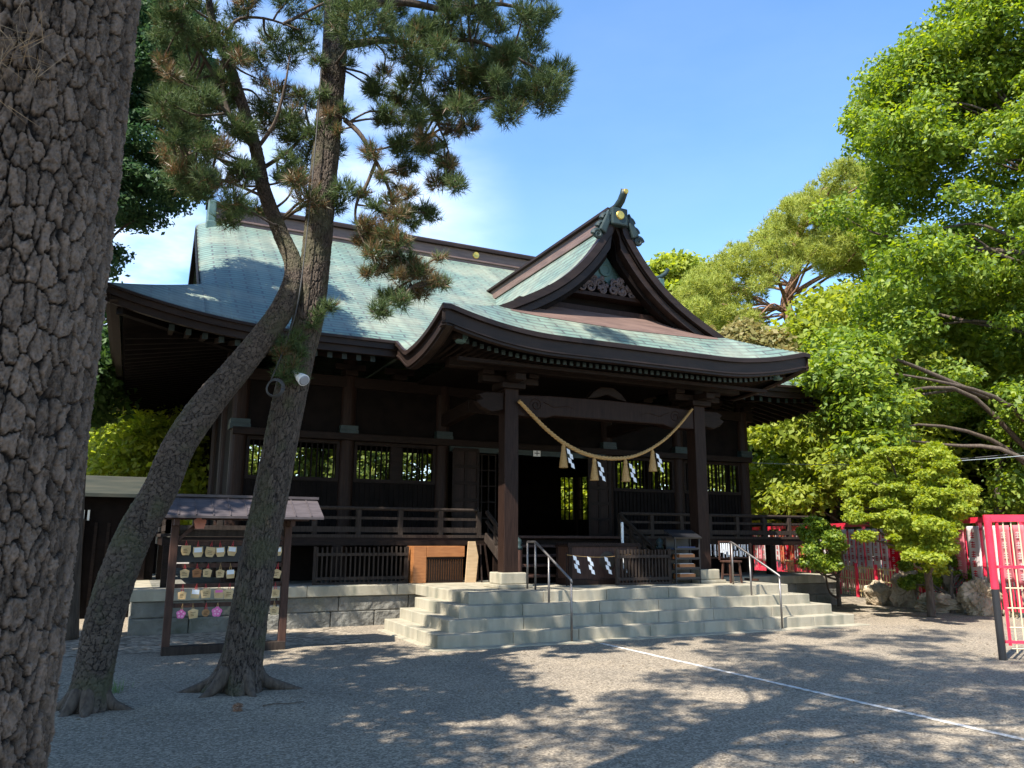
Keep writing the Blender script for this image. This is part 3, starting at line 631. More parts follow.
for sx in (-1, 1):
    mb = MB()
    for dx, z, rr_ in ((.28, 8.28, .12), (.40, 8.08, .11), (.52, 7.90, .10)): scroll(PX+sx*dx, z, rr_, 1.5, sx, GY-.05, .06)
    mb.tube([(PX+sx*.2, GY-.03, 8.42), (PX+sx*.36, GY-.03, 8.12), (PX+sx*.56, GY-.03, 7.86)], [.09, .08, .05], 8)
    mb.build('ridge_scroll', M['tealdark'], pr)
MB().lathe([(0,.03),(.085,.025),(.10,0),(.10,-.03)], (PX, GY-.165, 8.38), 24, 'y').build('gold_crest', M['gold'], re_)
MB().tube([(PX, GY+.3, 8.54), (PX, GY-.02, 8.60), (PX, GY-.2, 8.69), (PX, GY-.30, 8.80), (PX, GY-.34, 8.90)], [.08, .09, .085, .08, .075], 14).build('ridge_horn', M['tealdark'], pr, smooth=True)
MB().lathe([(0,.02),(.05,.02),(.06,0)], (PX, GY-.405, 8.83), 16, 'y').build('gold_cap', M['gold'], pr)

# ---- porch posts, beams
for x in (1.33, 5.98):
    p = MB().box((x-.15, 1.11, .92), (x+.15, 1.41, 4.55)).build('porch_pillar', M['woodv'], H, bevel=.012)
    mb = MB(); mb.box((x-.36, .90, .673), (x+.36, 1.62, .735)); mb.build('plinth_slab', M['stone'], p, bevel=.01)
    mb = MB(); mb.box((x-.27, .99, .736), (x+.27, 1.53, .95)); mb.build('plinth_block', M['stone'], p, bevel=.02)
    mb = MB()
    mb.box((x-.26, 1.0, 4.50), (x+.26, 1.52, 4.62)); mb.box((x-.62, 1.14, 4.62), (x+.62, 1.38, 4.76)); mb.box((x-.12, .7, 4.62), (x+.12, 1.8, 4.755))
    for dx in (-.5, 0, .5): mb.box((x+dx-.12, 1.1, 4.761), (x+dx+.12, 1.42, 4.86))
    mb.build('bracket', M['wood'], p, bevel=.02)
    sg = -1 if x < PX else 1
    ns = [(x+sg*.15, 4.08), (x+sg*.42, 4.02), (x+sg*.62, 4.10), (x+sg*.74, 4.22), (x+sg*.62, 4.27), (x+sg*.70, 4.36), (x+sg*.52, 4.42), (x+sg*.15, 4.42)]
    MB().prism(ns, 1.16, 1.36, 'xz').build('beam_nose', M['wood'], p, bevel=.02)
    MB().beam((x, 1.40, 4.15), (x, 3.1, 4.45), .22, .30).beam((x, 3.1, 4.45), (x, 4.85, 4.35), .22, .30).build('tie_beam', M['wood'], p, bevel=.03)
bpts = [(1.48, 4.40), (2.2, 4.44), (3.6, 4.46), (5.0, 4.44), (5.83, 4.40), (5.83, 3.98), (5.2, 3.97), (5.0, 4.03), (2.3, 4.03), (2.1, 3.97), (1.48, 3.98)]
bm_ = MB().prism(bpts, 1.13, 1.39, 'xz').build('porch_beam', M['woodv'], H, bevel=.02)
mb = MB()
for sx in (-1, 1):
    scroll(PX+sx*1.72, 4.22, .14, 1.6, sx, 1.132, .012); mb.tube([(PX+sx*1.55, 1.132, 4.30), (PX+sx*1.3, 1.132, 4.20), (PX+sx*1.0, 1.132, 4.25), (PX+sx*.8, 1.132, 4.2)], [.012, .012, .01, .006], 6)
mb.build('beam_carving', M['woodv'], bm_)
MB().prism([(3.1, 4.46), (3.25, 4.62), (3.45, 4.74), (3.75, 4.74), (3.95, 4.62), (4.1, 4.46), (3.85, 4.5), (3.6, 4.58), (3.35, 4.5)], 1.15, 1.37, 'xz').build('frog_leg_strut', M['wood'], H, bevel=.02)
MB().box((PX-PH+.6, 1.14, 4.865), (PX+PH-.6, 1.38, 5.05)).build('eave_purlin', M['wood'], H, bevel=.02)

# ---- hall body
CX = [-3.35, -1.0, 1.3, 5.94, 8.26, 10.6]; WY = 4.95; WYB = 14.5; FZ = 1.65
for x in CX: 
    c_ = MB().lathe([(.17,.68),(.17,5.6)], (x, WY, 0), 18).build('column', M['woodv'], H, smooth=False)
    MB().box((x-.20, WY-.2, 3.98), (x+.20, WY+.2, 4.08)).box((x-.21, WY-.21, 3.86), (x+.21, WY+.21, 3.975)).build('column_band', M['tealdark'], c_)
for y in (7.3, 9.7, 12.1, 14.5):
    for x in (-3.35, 10.6): MB().lathe([(.17,.68),(.17,5.6)], (x, y, 0), 14).build('column', M['woodv'], H)
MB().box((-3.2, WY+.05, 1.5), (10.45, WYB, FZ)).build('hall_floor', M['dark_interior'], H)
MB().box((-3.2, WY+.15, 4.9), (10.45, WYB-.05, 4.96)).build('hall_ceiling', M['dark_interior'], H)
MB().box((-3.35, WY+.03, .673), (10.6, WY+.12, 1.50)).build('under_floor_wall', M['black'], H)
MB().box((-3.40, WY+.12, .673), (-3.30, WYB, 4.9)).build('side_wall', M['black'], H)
# right side wall and rear wall, with long barred openings
def barred_wall(name, axis, a0, a1, c, z0, z1, step, rails):
    def bx(mb, p0, p1, q0, q1, t=.05):
        if axis == 'x': mb.box((p0, c-t, q0), (p1, c+t, q1))
        else: mb.box((c-t, p0, q0), (c+t, p1, q1))
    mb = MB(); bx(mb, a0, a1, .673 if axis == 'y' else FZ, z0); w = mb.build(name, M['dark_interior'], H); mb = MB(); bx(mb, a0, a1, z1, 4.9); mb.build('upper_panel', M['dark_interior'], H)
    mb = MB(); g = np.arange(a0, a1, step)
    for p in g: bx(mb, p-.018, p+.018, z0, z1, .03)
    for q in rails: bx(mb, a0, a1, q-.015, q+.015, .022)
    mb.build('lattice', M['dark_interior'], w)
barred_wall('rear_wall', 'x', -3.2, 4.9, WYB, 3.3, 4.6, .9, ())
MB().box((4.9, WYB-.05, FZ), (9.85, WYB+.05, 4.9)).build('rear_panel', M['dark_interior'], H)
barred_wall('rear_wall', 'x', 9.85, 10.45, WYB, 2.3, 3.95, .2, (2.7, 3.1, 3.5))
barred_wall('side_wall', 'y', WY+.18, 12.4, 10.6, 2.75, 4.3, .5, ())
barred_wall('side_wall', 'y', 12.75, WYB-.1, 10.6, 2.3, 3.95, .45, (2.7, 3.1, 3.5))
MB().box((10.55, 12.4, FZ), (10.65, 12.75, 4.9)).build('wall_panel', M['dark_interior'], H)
# front bays
def window_bay(xa, xb, mull=None):
    lp = MB(); lp.box((xa, WY-.03, FZ), (xb, WY+.03, 2.82))
    for x in np.arange(xa+.06, xb-.02, .115): lp.box((x-.012, WY-.055, FZ+.06), (x+.012, WY-.031, 2.80))
    lp.build('wainscot_panel', M['black'], H)
    w = MB(); w.box((xa, WY-.07, 2.82), (xb, WY+.07, 2.90)); w.box((xa, WY-.07, 3.66), (xb, WY+.07, 3.74))
    w.box((xa, WY-.06, 2.9), (xa+.07, WY+.06, 3.66)); w.box((xb-.07, WY-.06, 2.9), (xb, WY+.06, 3.66))
    if mull: w.box((mull[0], WY-.06, 2.9), (mull[1], WY+.06, 3.66))
    wo_ = w.build('window', WD, H)
    b = MB()
    for x in np.arange(xa+.15, xb-.1, .125):
        if mull and mull[0] < x < mull[1]: continue
        b.box((x-.017, WY-.02, 2.9), (x+.017, WY+.02, 3.66))
    b.build('window_bars', M['black'], wo_)
window_bay(-3.18, -1.17); window_bay(-.83, 1.13, (.02, .30)); window_bay(6.11, 8.09); window_bay(8.43, 10.43)
MB().box((-3.5, WY-.24, 3.745), (10.75, WY+.09, 3.90)).build('lintel', WD, H, bevel=.01)
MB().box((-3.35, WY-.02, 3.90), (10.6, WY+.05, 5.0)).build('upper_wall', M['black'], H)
MB().box((-3.7, WY-.14, 4.96), (10.95, WY+.14, 5.22)).build('wall_beam', WD, H, bevel=.015)
for x in np.arange(-3.35, 10.7, 1.165):
    if 1.5 < x < 5.8: continue
    MB().box((x-.15, WY-.30, 5.22), (x+.15, WY+.15, 5.36)).box((x-.35, WY-.2, 5.361), (x+.35, WY-.05, 5.5)).build('eave_bracket', WD, H, bevel=.02)
MB().box((1.45, WY-.20, 3.62), (5.8, WY-.05, 3.743)).build('door_lintel', M['tealdark'], H)
def folding_door(x0, x1):
    d = MB(); d.box((x0, WY-.30, FZ+.02), (x1, WY-.25, 3.66)); o = d.build('folding_door', M['woodv'], H)
    r = MB(); zz = np.linspace(FZ+.02, 3.66, 6)
    for z in zz: r.box((x0-.005, WY-.325, z-.04), (x1+.005, WY-.301, z+.04))
    for x in (x0, (x0+x1)/2, x1): r.box((x-.035, WY-.322, FZ+.02), (x+.035, WY-.302, 3.66))
    r.build('door_frame', WD, o)
folding_door(1.5, 2.12); folding_door(5.22, 5.82)
# sliding glazed panels standing inside the doorway
for x0, x1 in ((2.16, 2.72),):
    g = MB()
    for x in np.linspace(x0, x1, 4): g.box((x-.015, WY-.02, FZ), (x+.015, WY+.02, 3.62))
    for z in np.linspace(FZ+.03, 3.6, 6): g.box((x0, WY-.018, z-.015), (x1, WY+.018, z+.015))
    g.build('sliding_lattice_door', WD, H)
pw = MB().box((3.66, WY-.225, 3.60), (3.86, WY-.205, 3.76)).build('paper_charm', M['paper'], H)
mb = MB(); mb.box((3.75, WY-.229, 3.62), (3.77, WY-.226, 3.74)); mb.box((3.69, WY-.229, 3.67), (3.83, WY-.2262, 3.69)); mb.build('ink_mark', M['blackpaint'], pw)

# ---- veranda, railing, stairs
VY = 3.5; VX0, VX1 = -4.75, 11.95
mb = MB()
mb.box((VX0, VY, FZ-.06), (VX1, WY-.06, FZ)); mb.box((VX0, WY-.06, FZ-.06), (-3.42, WYB, FZ)); mb.box((10.67, WY-.06, FZ-.06), (VX1, WYB, FZ))
mb.build('veranda_floor', M['grey_wood'], H)
MB().box((VX0+.03, VY+.02, FZ-.22), (VX1-.03, VY+.12, FZ-.061)).box((VX0+.03, VY+.13, FZ-.22), (VX0+.13, WYB, FZ-.061)).box((VX1-.13, VY+.13, FZ-.22), (VX1-.03, WYB, FZ-.061)).build('veranda_beam', WD, H)
for x in (-4.6, -3.0, -1.45, .1, 1.6, 5.65, 7.1, 8.7, 10.2, 11.8): MB().box((x-.09, VY+.03, .673), (x+.09, VY+.21, FZ-.222)).build('veranda_post', M['wood'], H)
for y in (6.5, 9.5, 12.5):
    for x in (-4.6, 11.8): MB().box((x-.09, y, .673), (x+.09, y+.18, FZ-.222)).build('veranda_post', M['wood'], H)
def railing(pts):
    for (x0, y0), (x1, y1) in zip(pts[:-1], pts[1:]):
        d = np.array([x1-x0, y1-y0]); Ln = np.hypot(*d); d = d/Ln
        mb = MB(); mb.tube([(x0, y0, 2.19), (x1, y1, 2.19)], .038, 8); mb.beam((x0, y0, 1.99), (x1, y1, 1.99), .06, .055); mb.beam((x0, y0, 1.755), (x1, y1, 1.755), .09, .11)
        n = max(1, round(Ln/.93)); ro = mb.build('railing', M['grey_wood'], H)
        for k in range(n+1):
            x, y = np.array([x0, y0])+d*Ln*k/n
            MB().box((x-.05, y-.05, FZ+.001), (x+.05, y+.05, 2.16)).build('railing_post', M['grey_wood'], ro)
railing([(VX0+.12, 12.0), (VX0+.12, VY+.14), (1.72, VY+.14)]); railing([(5.48, VY+.14), (VX1-.12, VY+.14), (VX1-.12, 12.0)])
st = MB().box((2.0, 3.40, .673), (5.2, 3.48, FZ-.08)).build('wooden_stairs', WD, H)
for k in range(5):
    z = .672+.196*k; y = 1.95+.31*k
    MB().box((2.0, y-.03, z+.13), (5.2, y+.36, z+.185)).build('stair_tread', M['brown_wood'], st, bevel=.01)
    MB().box((2.02, y+.27, z+(.0 if k else .002)), (5.18, y+.30, z+.129)).build('stair_riser', M['black'], st)
for x in (1.86, 5.36):
    mb = MB(); mb.beam((x, 3.5, 2.16), (x, 2.0, 1.32), .07, .07); mb.beam((x, 3.5, 1.95), (x, 2.0, 1.12), .06, .055); mb.beam((x, 3.5, 1.62), (x, 1.95, .78), .1, .18)
    for y in (2.5, 3.0): mb.box((x-.04, y-.04, .9+(y-2)*.55), (x+.04, y+.04, 1.3+(y-2)*.56))
    s = mb.build('stair_rail', M['grey_wood'], st)
    n_ = MB().lathe([(.085,.673),(.085,1.36),(.06,1.37)], (x, 1.9, 0), 16).build('newel_post', M['brown_wood'], st)
    MB().lathe([(.09,1.365),(.09,1.42),(.055,1.44),(.085,1.50),(.07,1.56),(.0,1.62)], (x, 1.9, 0), 16).build('newel_cap', M['tealdark'], n_, smooth=True)
# ------------------------------------------------------------------ rope across the porch
rp_ = thing('straw_rope', 'thick twisted straw rope hanging in a curve between the two porch pillars', 'rope', (3.6, 1.04, 3.24))
pts = [(1.45,4.26),(1.72,4.02),(2.05,3.74),(2.45,3.47),(2.9,3.29),(3.3,3.22),(3.7,3.215),(4.1,3.27),(4.5,3.42),(4.95,3.68),(5.35,4.02),(5.72,4.41)]
tt = np.linspace(0, 11, 120); px_ = np.interp(tt, range(12), [p[0] for p in pts]); pz_ = np.interp(tt, range(12), [p[1] for p in pts])
kk = np.ones(9)/9; px_[4:-4] = np.convolve(px_, kk, 'valid'); pz_[4:-4] = np.convolve(pz_, kk, 'valid')
arc = np.concatenate([[0], np.cumsum(np.hypot(np.diff(px_), np.diff(pz_)))])
mb = MB()
for k in range(3):
    ph = 2*math.pi*k/3+arc*2*math.pi/.26; r_ = .022*(1-.25*np.abs(np.linspace(-1, 1, 120)))
    mb.tube(np.stack([px_+r_*np.cos(ph)*.6, 1.04+r_*np.sin(ph), pz_+r_*np.cos(ph)], -1), .024, 7)
mb.build('cord', M['rope'], rp_, smooth=True)
def streamer(mb, x, y, z, s, w=1.0, sg=1):
    for k in range(4):
        dx = sg*(.035 if k % 2 else 0)*s*1.2+sg*.012*k*s; zz = z-k*.085*s
        mb.add([(x+dx-.04*s*w, y-.004*k, zz), (x+dx+.04*s*w, y-.004*k, zz-.03*s), (x+dx+.055*s*w, y-.004*k-.01, zz-.12*s), (x+dx-.025*s*w, y-.004*k-.01, zz-.095*s)], [(0,1,2,3)])
for x, zt in ((2.45, 3.45), (3.17, 3.22), (3.93, 3.22), (4.62, 3.46)):
    mb = MB(); mb.lathe([(.02,0),(.04,-.05),(.045,-.09),(.04,-.11),(.06,-.22),(.092,-.47),(.0,-.48)], (x, 1.04, zt), 14)
    t_ = mb.build('tassel', M['rope'], rp_)
    mb = MB(); streamer(mb, x+.05, .935, zt-.09, 1.08, .85); o = mb.build('paper_streamer', M['paper'], t_)
    o.modifiers.new('thick', 'SOLIDIFY').thickness = .003

# ------------------------------------------------------------------ things on the platform
ob = thing('offertory_box', 'dark red-brown wooden offertory box with round crest at the foot of the wooden stairs', 'offering box', (3.55, 1.55, .673))
x0, x1, y0, y1, z0, z1 = 2.72, 4.42, 1.30, 1.84, .674, 1.50
mb = MB(); mb.box((x0, y0+.03, z0+.12), (x1, y1-.03, z1-.08)); mb.build('box_body', M['brown_wood'], ob)
mb = MB(); mb.box((x0-.05, y0, z1-.08), (x1+.05, y1, z1-.04))
for x in (x0-.02, x1-.06): mb.box((x, y0, z0), (x+.08, y0+.05, z1-.081)); mb.box((x, y1-.05, z0), (x+.08, y1, z1-.081))
mb.box((x0-.03, y0-.01, z0), (x1+.03, y1+.01, z0+.118)); mb.build('box_frame', M['woodv'], ob, bevel=.008)
sl = MB()
for y in np.linspace(y0+.04, y1-.04, 8): sl.beam((x0-.02, y, z1-.02), (x1+.02, y, z1-.02), .03, .035)
sl.build('lid_slats', M['woodv'], ob)
cr_ = MB(); cr_.lathe([(0,.02),(.17,.015),(.19,.0),(.19,-.01)], (3.62, y0+.028, 1.14), 28, 'y'); cr_.build('round_crest', mk('dull_brass', (.06, .045, .03), .6, metal=.3), ob)

sr = thing('paper_streamer_cord', 'thin cord with small white zigzag paper streamers in front of the offertory box', 'paper streamers', (3.2, 1.1, 1.1))
cx_ = np.linspace(2.55, 4.05, 9); MB().tube([(x, 1.12, 1.27-.05*math.sin(math.pi*(x-2.55)/1.5)) for x in cx_], .006, 6).build('cord', M['rope'], sr)
for x in (2.72, 3.05, 3.45, 3.82):
    mb = MB(); streamer(mb, x, 1.11, 1.29-.05*math.sin(math.pi*(x-2.55)/1.5)-.01, .95); o = mb.build('streamer', M['paper'], sr); o.modifiers.new('thick', 'SOLIDIFY').thickness = .003
for x in (2.55, 4.05): MB().tube([(x, 1.13, .673), (x, 1.13, 1.32)], .014, 8).build('stand_post', M['wood'], sr)

wp = thing('white_post', 'narrow pale upright post standing behind the picket fence beside the offertory box', 'post', (4.38, 1.9, .673))
MB().lathe([(.05,.673),(.05,.70),(.03,.71),(.03,1.93),(.0,1.95)], (4.38, 1.9, 0), 12).build('post', M['white'], wp)
MB().box((4.28, 1.86, 1.30), (4.48, 1.94, 1.34)).build('cross_board', M['brown_wood'], wp)

def picket(name, label, p0, p1, h, n, mat, group=None):
    c = (np.array(p0)+np.array(p1))/2; t = thing(name, label, 'fence', (c[0], c[1], .673)); d = nrm(np.append(np.array(p1)-np.array(p0), 0)); Ln = np.hypot(*(np.array(p1)-np.array(p0)))
    nrm_ = np.array([-d[1], d[0], 0])
    for k in range(n):
        b = np.array([*p0, .70])+d*Ln*(k+.5)/n; hh = h+random.uniform(-.012, .012)
        mb = MB().beam(b, b+np.array([0, 0, hh-.03]), .028, .05, up=nrm_); mb.build('picket', mat, t)
    for z in (.79, .673+h*.80): 
        a = np.array([*p0, z])-nrm_*.03; MB().beam(a, a+d*Ln, .025, .06).build('fence_rail', mat, t)
    for e in (p0, p1):
        b = np.array([*e, .674])-d*0; MB().beam(b, b+np.array([0, 0, h+.01]), .05, .05, up=nrm_).build('fence_post', mat, t)
    MB().beam(np.array([*p0, .695]), np.array([*p0, .695])+d*Ln, .09, .04).build('base_rail', mat, t)
picket('picket_fence', 'long grey-brown wooden picket fence on the podium below the left veranda', (-1.95, 3.22), (-.05, 3.22), .73, 20, M['grey_wood'])
picket('picket_fence', 'short brown picket fence on the platform between the offertory box and black rack', (3.62, .98), (4.93, .98), .70, 16, M['grey_wood'])

cb = thing('wooden_cabinet', 'orange varnished wooden cabinet with dark grille front standing by the left pillar', 'cabinet', (.62, 3.3, .673))
mb = MB(); mb.box((.02, 3.02, .674), (.30, 3.45, 1.42)); mb.box((.305, 3.02, 1.20), (1.15, 3.45, 1.42)); mb.box((.305, 3.10, .674), (1.15, 3.45, 1.195)); mb.build('cabinet_body', M['orange'], cb, bevel=.006)
g = MB()
for x in np.linspace(.36, 1.10, 15): g.box((x-.010, 3.055, .72), (x+.010, 3.075, 1.16))
g.box((.33, 3.05, 1.15), (1.13, 3.08, 1.185)); g.box((.33, 3.05, .69), (1.13, 3.08, .72)); g.build('grille', M['wood'], cb)
lb = thing('leaning_board', 'pale bare board leaning upright beside the orange cabinet', 'board', (1.28, 2.95, .673))
mb = MB(); mb.prism([(1.14, .675), (1.38, .675), (1.43, 1.2), (1.36, 1.52), (1.20, 1.52)], 2.94, 2.97, 'xz'); o = mb.build('board', M['palewood'], lb)
MB().beam((1.50, 2.9, .675), (1.56, 3.15, 1.46), .03, .03).beam((1.68, 2.9, .675), (1.66, 3.15, 1.46), .03, .03).beam((1.50, 3.15, 1.45), (1.72, 3.15, 1.45), .03, .03).build('prop_frame', WD, lb)

br = thing('display_rack', 'black metal display rack holding small orange boxes beside the right pillar', 'rack', (5.35, 1.0, .673))
RX0, RX1, RY0, RY1 = 4.98, 5.60, .84, 1.14
for x in (RX0, RX1):
    for y in (RY0, RY1): MB().box((x-.012, y-.012, .674), (x+.012, y+.012, 1.62)).build('rack_leg', M['blackpaint'], br)
for z in (.76, .96, 1.16, 1.36): MB().box((RX0+.013, RY0+.013, z), (RX1-.013, RY1-.013, z+.012)).box((RX0+.013, RY0-.008, z+.014), (RX1-.013, RY0, z+.05)).build('rack_shelf', M['blackpaint'], br)
MB().prism([(RY0-.05, 1.62), (RY1, 1.78), (RY1+.03, 1.76), (RY0-.03, 1.59)], RX0-.05, RX1+.05, 'yz').build('rack_top', M['blackpaint'], br)
MB().box((RX0-.005, RY1+.014, .72), (RX1+.005, RY1+.024, 1.6)).build('rack_back', M['blackpaint'], br)
for z, nm in ((.772, 'bottom'), (.972, 'second'), (1.172, 'third')):
    t = thing('small_box', f'orange cardboard box of slips on the {nm} shelf of the black rack', 'box', (5.29, .98, z), 'orange boxes on the black rack')
    mb = MB(); mb.box((5.10, .87, z+.001), (5.50, 1.10, z+.10)); mb.build('box_body', M['orange'], t); MB().box((5.12, .89, z+.102), (5.48, 1.08, z+.112)).build('paper_slips', mk('slip_paper', (.62, .60, .55), .8), t)
t = thing('blue_tray', 'dark blue tray with leaflets on the top shelf of the black rack', 'tray', (5.29, .98, 1.372))
MB().box((5.06, .87, 1.373), (5.52, 1.10, 1.385)).box((5.06, .865, 1.387), (5.52, .875, 1.43)).build('tray', mk('navy_plastic', (.02, .04, .12), .4), t)

om = thing('fortune_rack', 'low wooden rack hung with folded white paper fortunes right of the right pillar', 'rack', (6.75, 1.35, .673))
for x in (6.25, 7.45): MB().box((x-.025, 1.33, .674), (x+.025, 1.38, 1.50)).build('rack_post', M['brown_wood'], om); MB().box((x-.03, 1.15, .674), (x+.03, 1.56, .72)).build('rack_foot', M['brown_wood'], om)
for z in (1.46, 1.32, 1.18): MB().beam((6.2, 1.355, z), (7.5, 1.355, z), .02, .025).build('rack_bar', M['brown_wood'], om)
mb = MB(); rs = random.Random(5)
for z in (1.45, 1.31):
    for x in np.arange(6.3, 7.42, .052):
        if rs.random() < .2: continue
        l = rs.uniform(.07, .13); w = rs.uniform(.012, .02); s = rs.uniform(-.02, .02)
        mb.box((x-w/2+s, 1.335+rs.uniform(-.02, .0), z-l), (x+w/2+s, 1.34+rs.uniform(0, .02), z+.02))
tag(mb.build('paper_fortunes', M['paper'], om), kind='stuff')
sl_ = thing('wooden_stool', 'small square wooden stool standing on the platform in front of the fortune rack', 'stool', (6.42, .82, .673))
MB().box((6.25, .66, 1.10), (6.59, .98, 1.14)).build('seat', M['brown_wood'], sl_, bevel=.008)
for sx in (-1, 1):
    for sy in (-1, 1): MB().beam((6.42+sx*.15, .82+sy*.14, .674), (6.42+sx*.12, .82+sy*.11, 1.10), .035, .035).build('leg', M['brown_wood'], sl_)
mb = MB()
for z in (.84,): mb.beam((6.29, .70, z), (6.55, .70, z), .02, .03); mb.beam((6.29, .94, z), (6.55, .94, z), .02, .03)
mb.build('stretcher', M['brown_wood'], sl_)
nb = thing('notice_board', 'dark wooden upright frame with pale slips on the platform beside the right handrail', 'notice frame', (6.42, .99, 1.142))
mb = MB(); mb.box((6.25, .985, 1.142), (6.28, 1.01, 1.52)); mb.box((6.56, .985, 1.142), (6.59, 1.01, 1.52)); mb.box((6.25, .985, 1.521), (6.59, 1.01, 1.55)); mb.build('frame', M['brown_wood'], nb)
mb = MB()
for x in np.linspace(6.31, 6.53, 5): mb.box((x-.014, .99, 1.25+rs.uniform(0, .08)), (x+.014, .994, 1.50))
mb.build('paper_slip', M['paper'], nb)

# handrails
def handrail(x, label, loop):
    t = thing('handrail', label, 'handrail', (x, -.3, GZ), 'steel handrails on the stone steps')
    posts = [(-.95, -.072, .90), (-.16, .297, 1.27), (.36, .672, 1.52)] + ([(.68, .672, 1.52)] if loop else [])
    for y, z0, z1 in posts: MB().tube([(x, y, z0), (x, y, z1)], .019, 10).build('post', M['steel'], t, smooth=True)
    path = [(x, -.97, .86), (x, -.95, .905), (x, .30, 1.50), (x, .37, 1.525)] + ([(x, .66, 1.525), (x, .70, 1.50)] if loop else [(x, .42, 1.50)])
    MB().tube(path, .021, 10).build('top_rail', M['steel'], t, smooth=True)
handrail(1.46, 'dull steel tube handrail on the left side of the stone steps', True)
handrail(6.06, 'dull steel tube handrail on the right side of the stone steps', False)

# ------------------------------------------------------------------ plaque rack
er = thing('plaque_rack', 'roofed wooden rack of small votive plaques behind the pine trunk', 'plaque rack', (-3.9, .17, GZ))
EY = .17
for x in (-4.67, -3.03):
    MB().beam((x, EY, GZ), (x, EY, 1.84), .11, .13, up=(0, 1, 0)).build('post', M['brown_wood'], er, bevel=.008)
    MB().beam((x, EY-.42, 1.80), (x, EY+.42, 1.80), .07, .09).build('eave_bracket', M['brown_wood'], er)
    MB().beam((x, EY-.02, 1.50), (x+(.3 if x < -4 else -.3), EY-.02, 1.78), .04, .05).build('brace', M['brown_wood'], er)
MB().box((-4.72, EY-.09, GZ), (-2.98, EY+.09, .03)).build('base_board', M['grey_wood'], er, bevel=.006)
MB().box((-4.88, EY-.05, 1.845), (-2.72, EY+.05, 1.93)).build('roof_beam', M['brown_wood'], er)
mb = MB()
for k in range(9):
    x = -4.86+k*.266; mb.beam((x, EY-.50, 1.86), (x, EY, 2.10), .04, .04)
mb.build('rack_rafters', M['brown_wood'], er)
mb = MB(); mb.prism([(EY-.60, 1.86), (EY-.60, 1.895), (EY, 2.19), (EY+.60, 1.895), (EY+.60, 1.86), (EY, 2.15)], -4.98, -2.60, 'yz'); rr = mb.build('rack_roof', M['shingle'], er)
mb = MB()
for x in np.arange(-4.9, -2.6, .235): mb.beam((x, EY-.60, 1.905), (x, EY, 2.20), .014, .014)
mb.build('roof_seam', M['shingle'], rr)
MB().box((-5.0, EY-.06, 2.185), (-2.58, EY+.06, 2.225)).build('roof_cap', M['shingle'], rr)
rows_ = (1.50, 1.17, .88, .60)
for z in rows_: MB().box((-4.61, EY-.02, z-.03), (-3.09, EY+.02, z+.03)).build('hanging_bar', M['brown_wood'], er)
MB().box((-4.61, EY+.03, 1.22), (-3.09, EY+.05, 1.46)).build('shade_board', M['blackpaint'], er)  # black panel stands in for the shade behind the top plaques
MB().box((-4.61, EY-.015, 1.60), (-3.09, EY+.015, 1.70)).build('hanging_bar', M['grey_wood'], er)
ords = ['leftmost', 'second from left', 'third from left', 'fourth from left', 'fifth from left', 'sixth from left', 'seventh from left', 'eighth from left', 'rightmost']
rown = ['top', 'second', 'third', 'bottom']
kinds = {0: 'hwhwwhhhw', 1: 'hbhhwhbph', 2: 'hwhphhhbh', 3: 'fhbfhbfhh'}
desc = dict(h='cream wooden', w='pale half-white', b='brown', p='pink-topped', f='bright pink flower-shaped')
rs = random.Random(11)
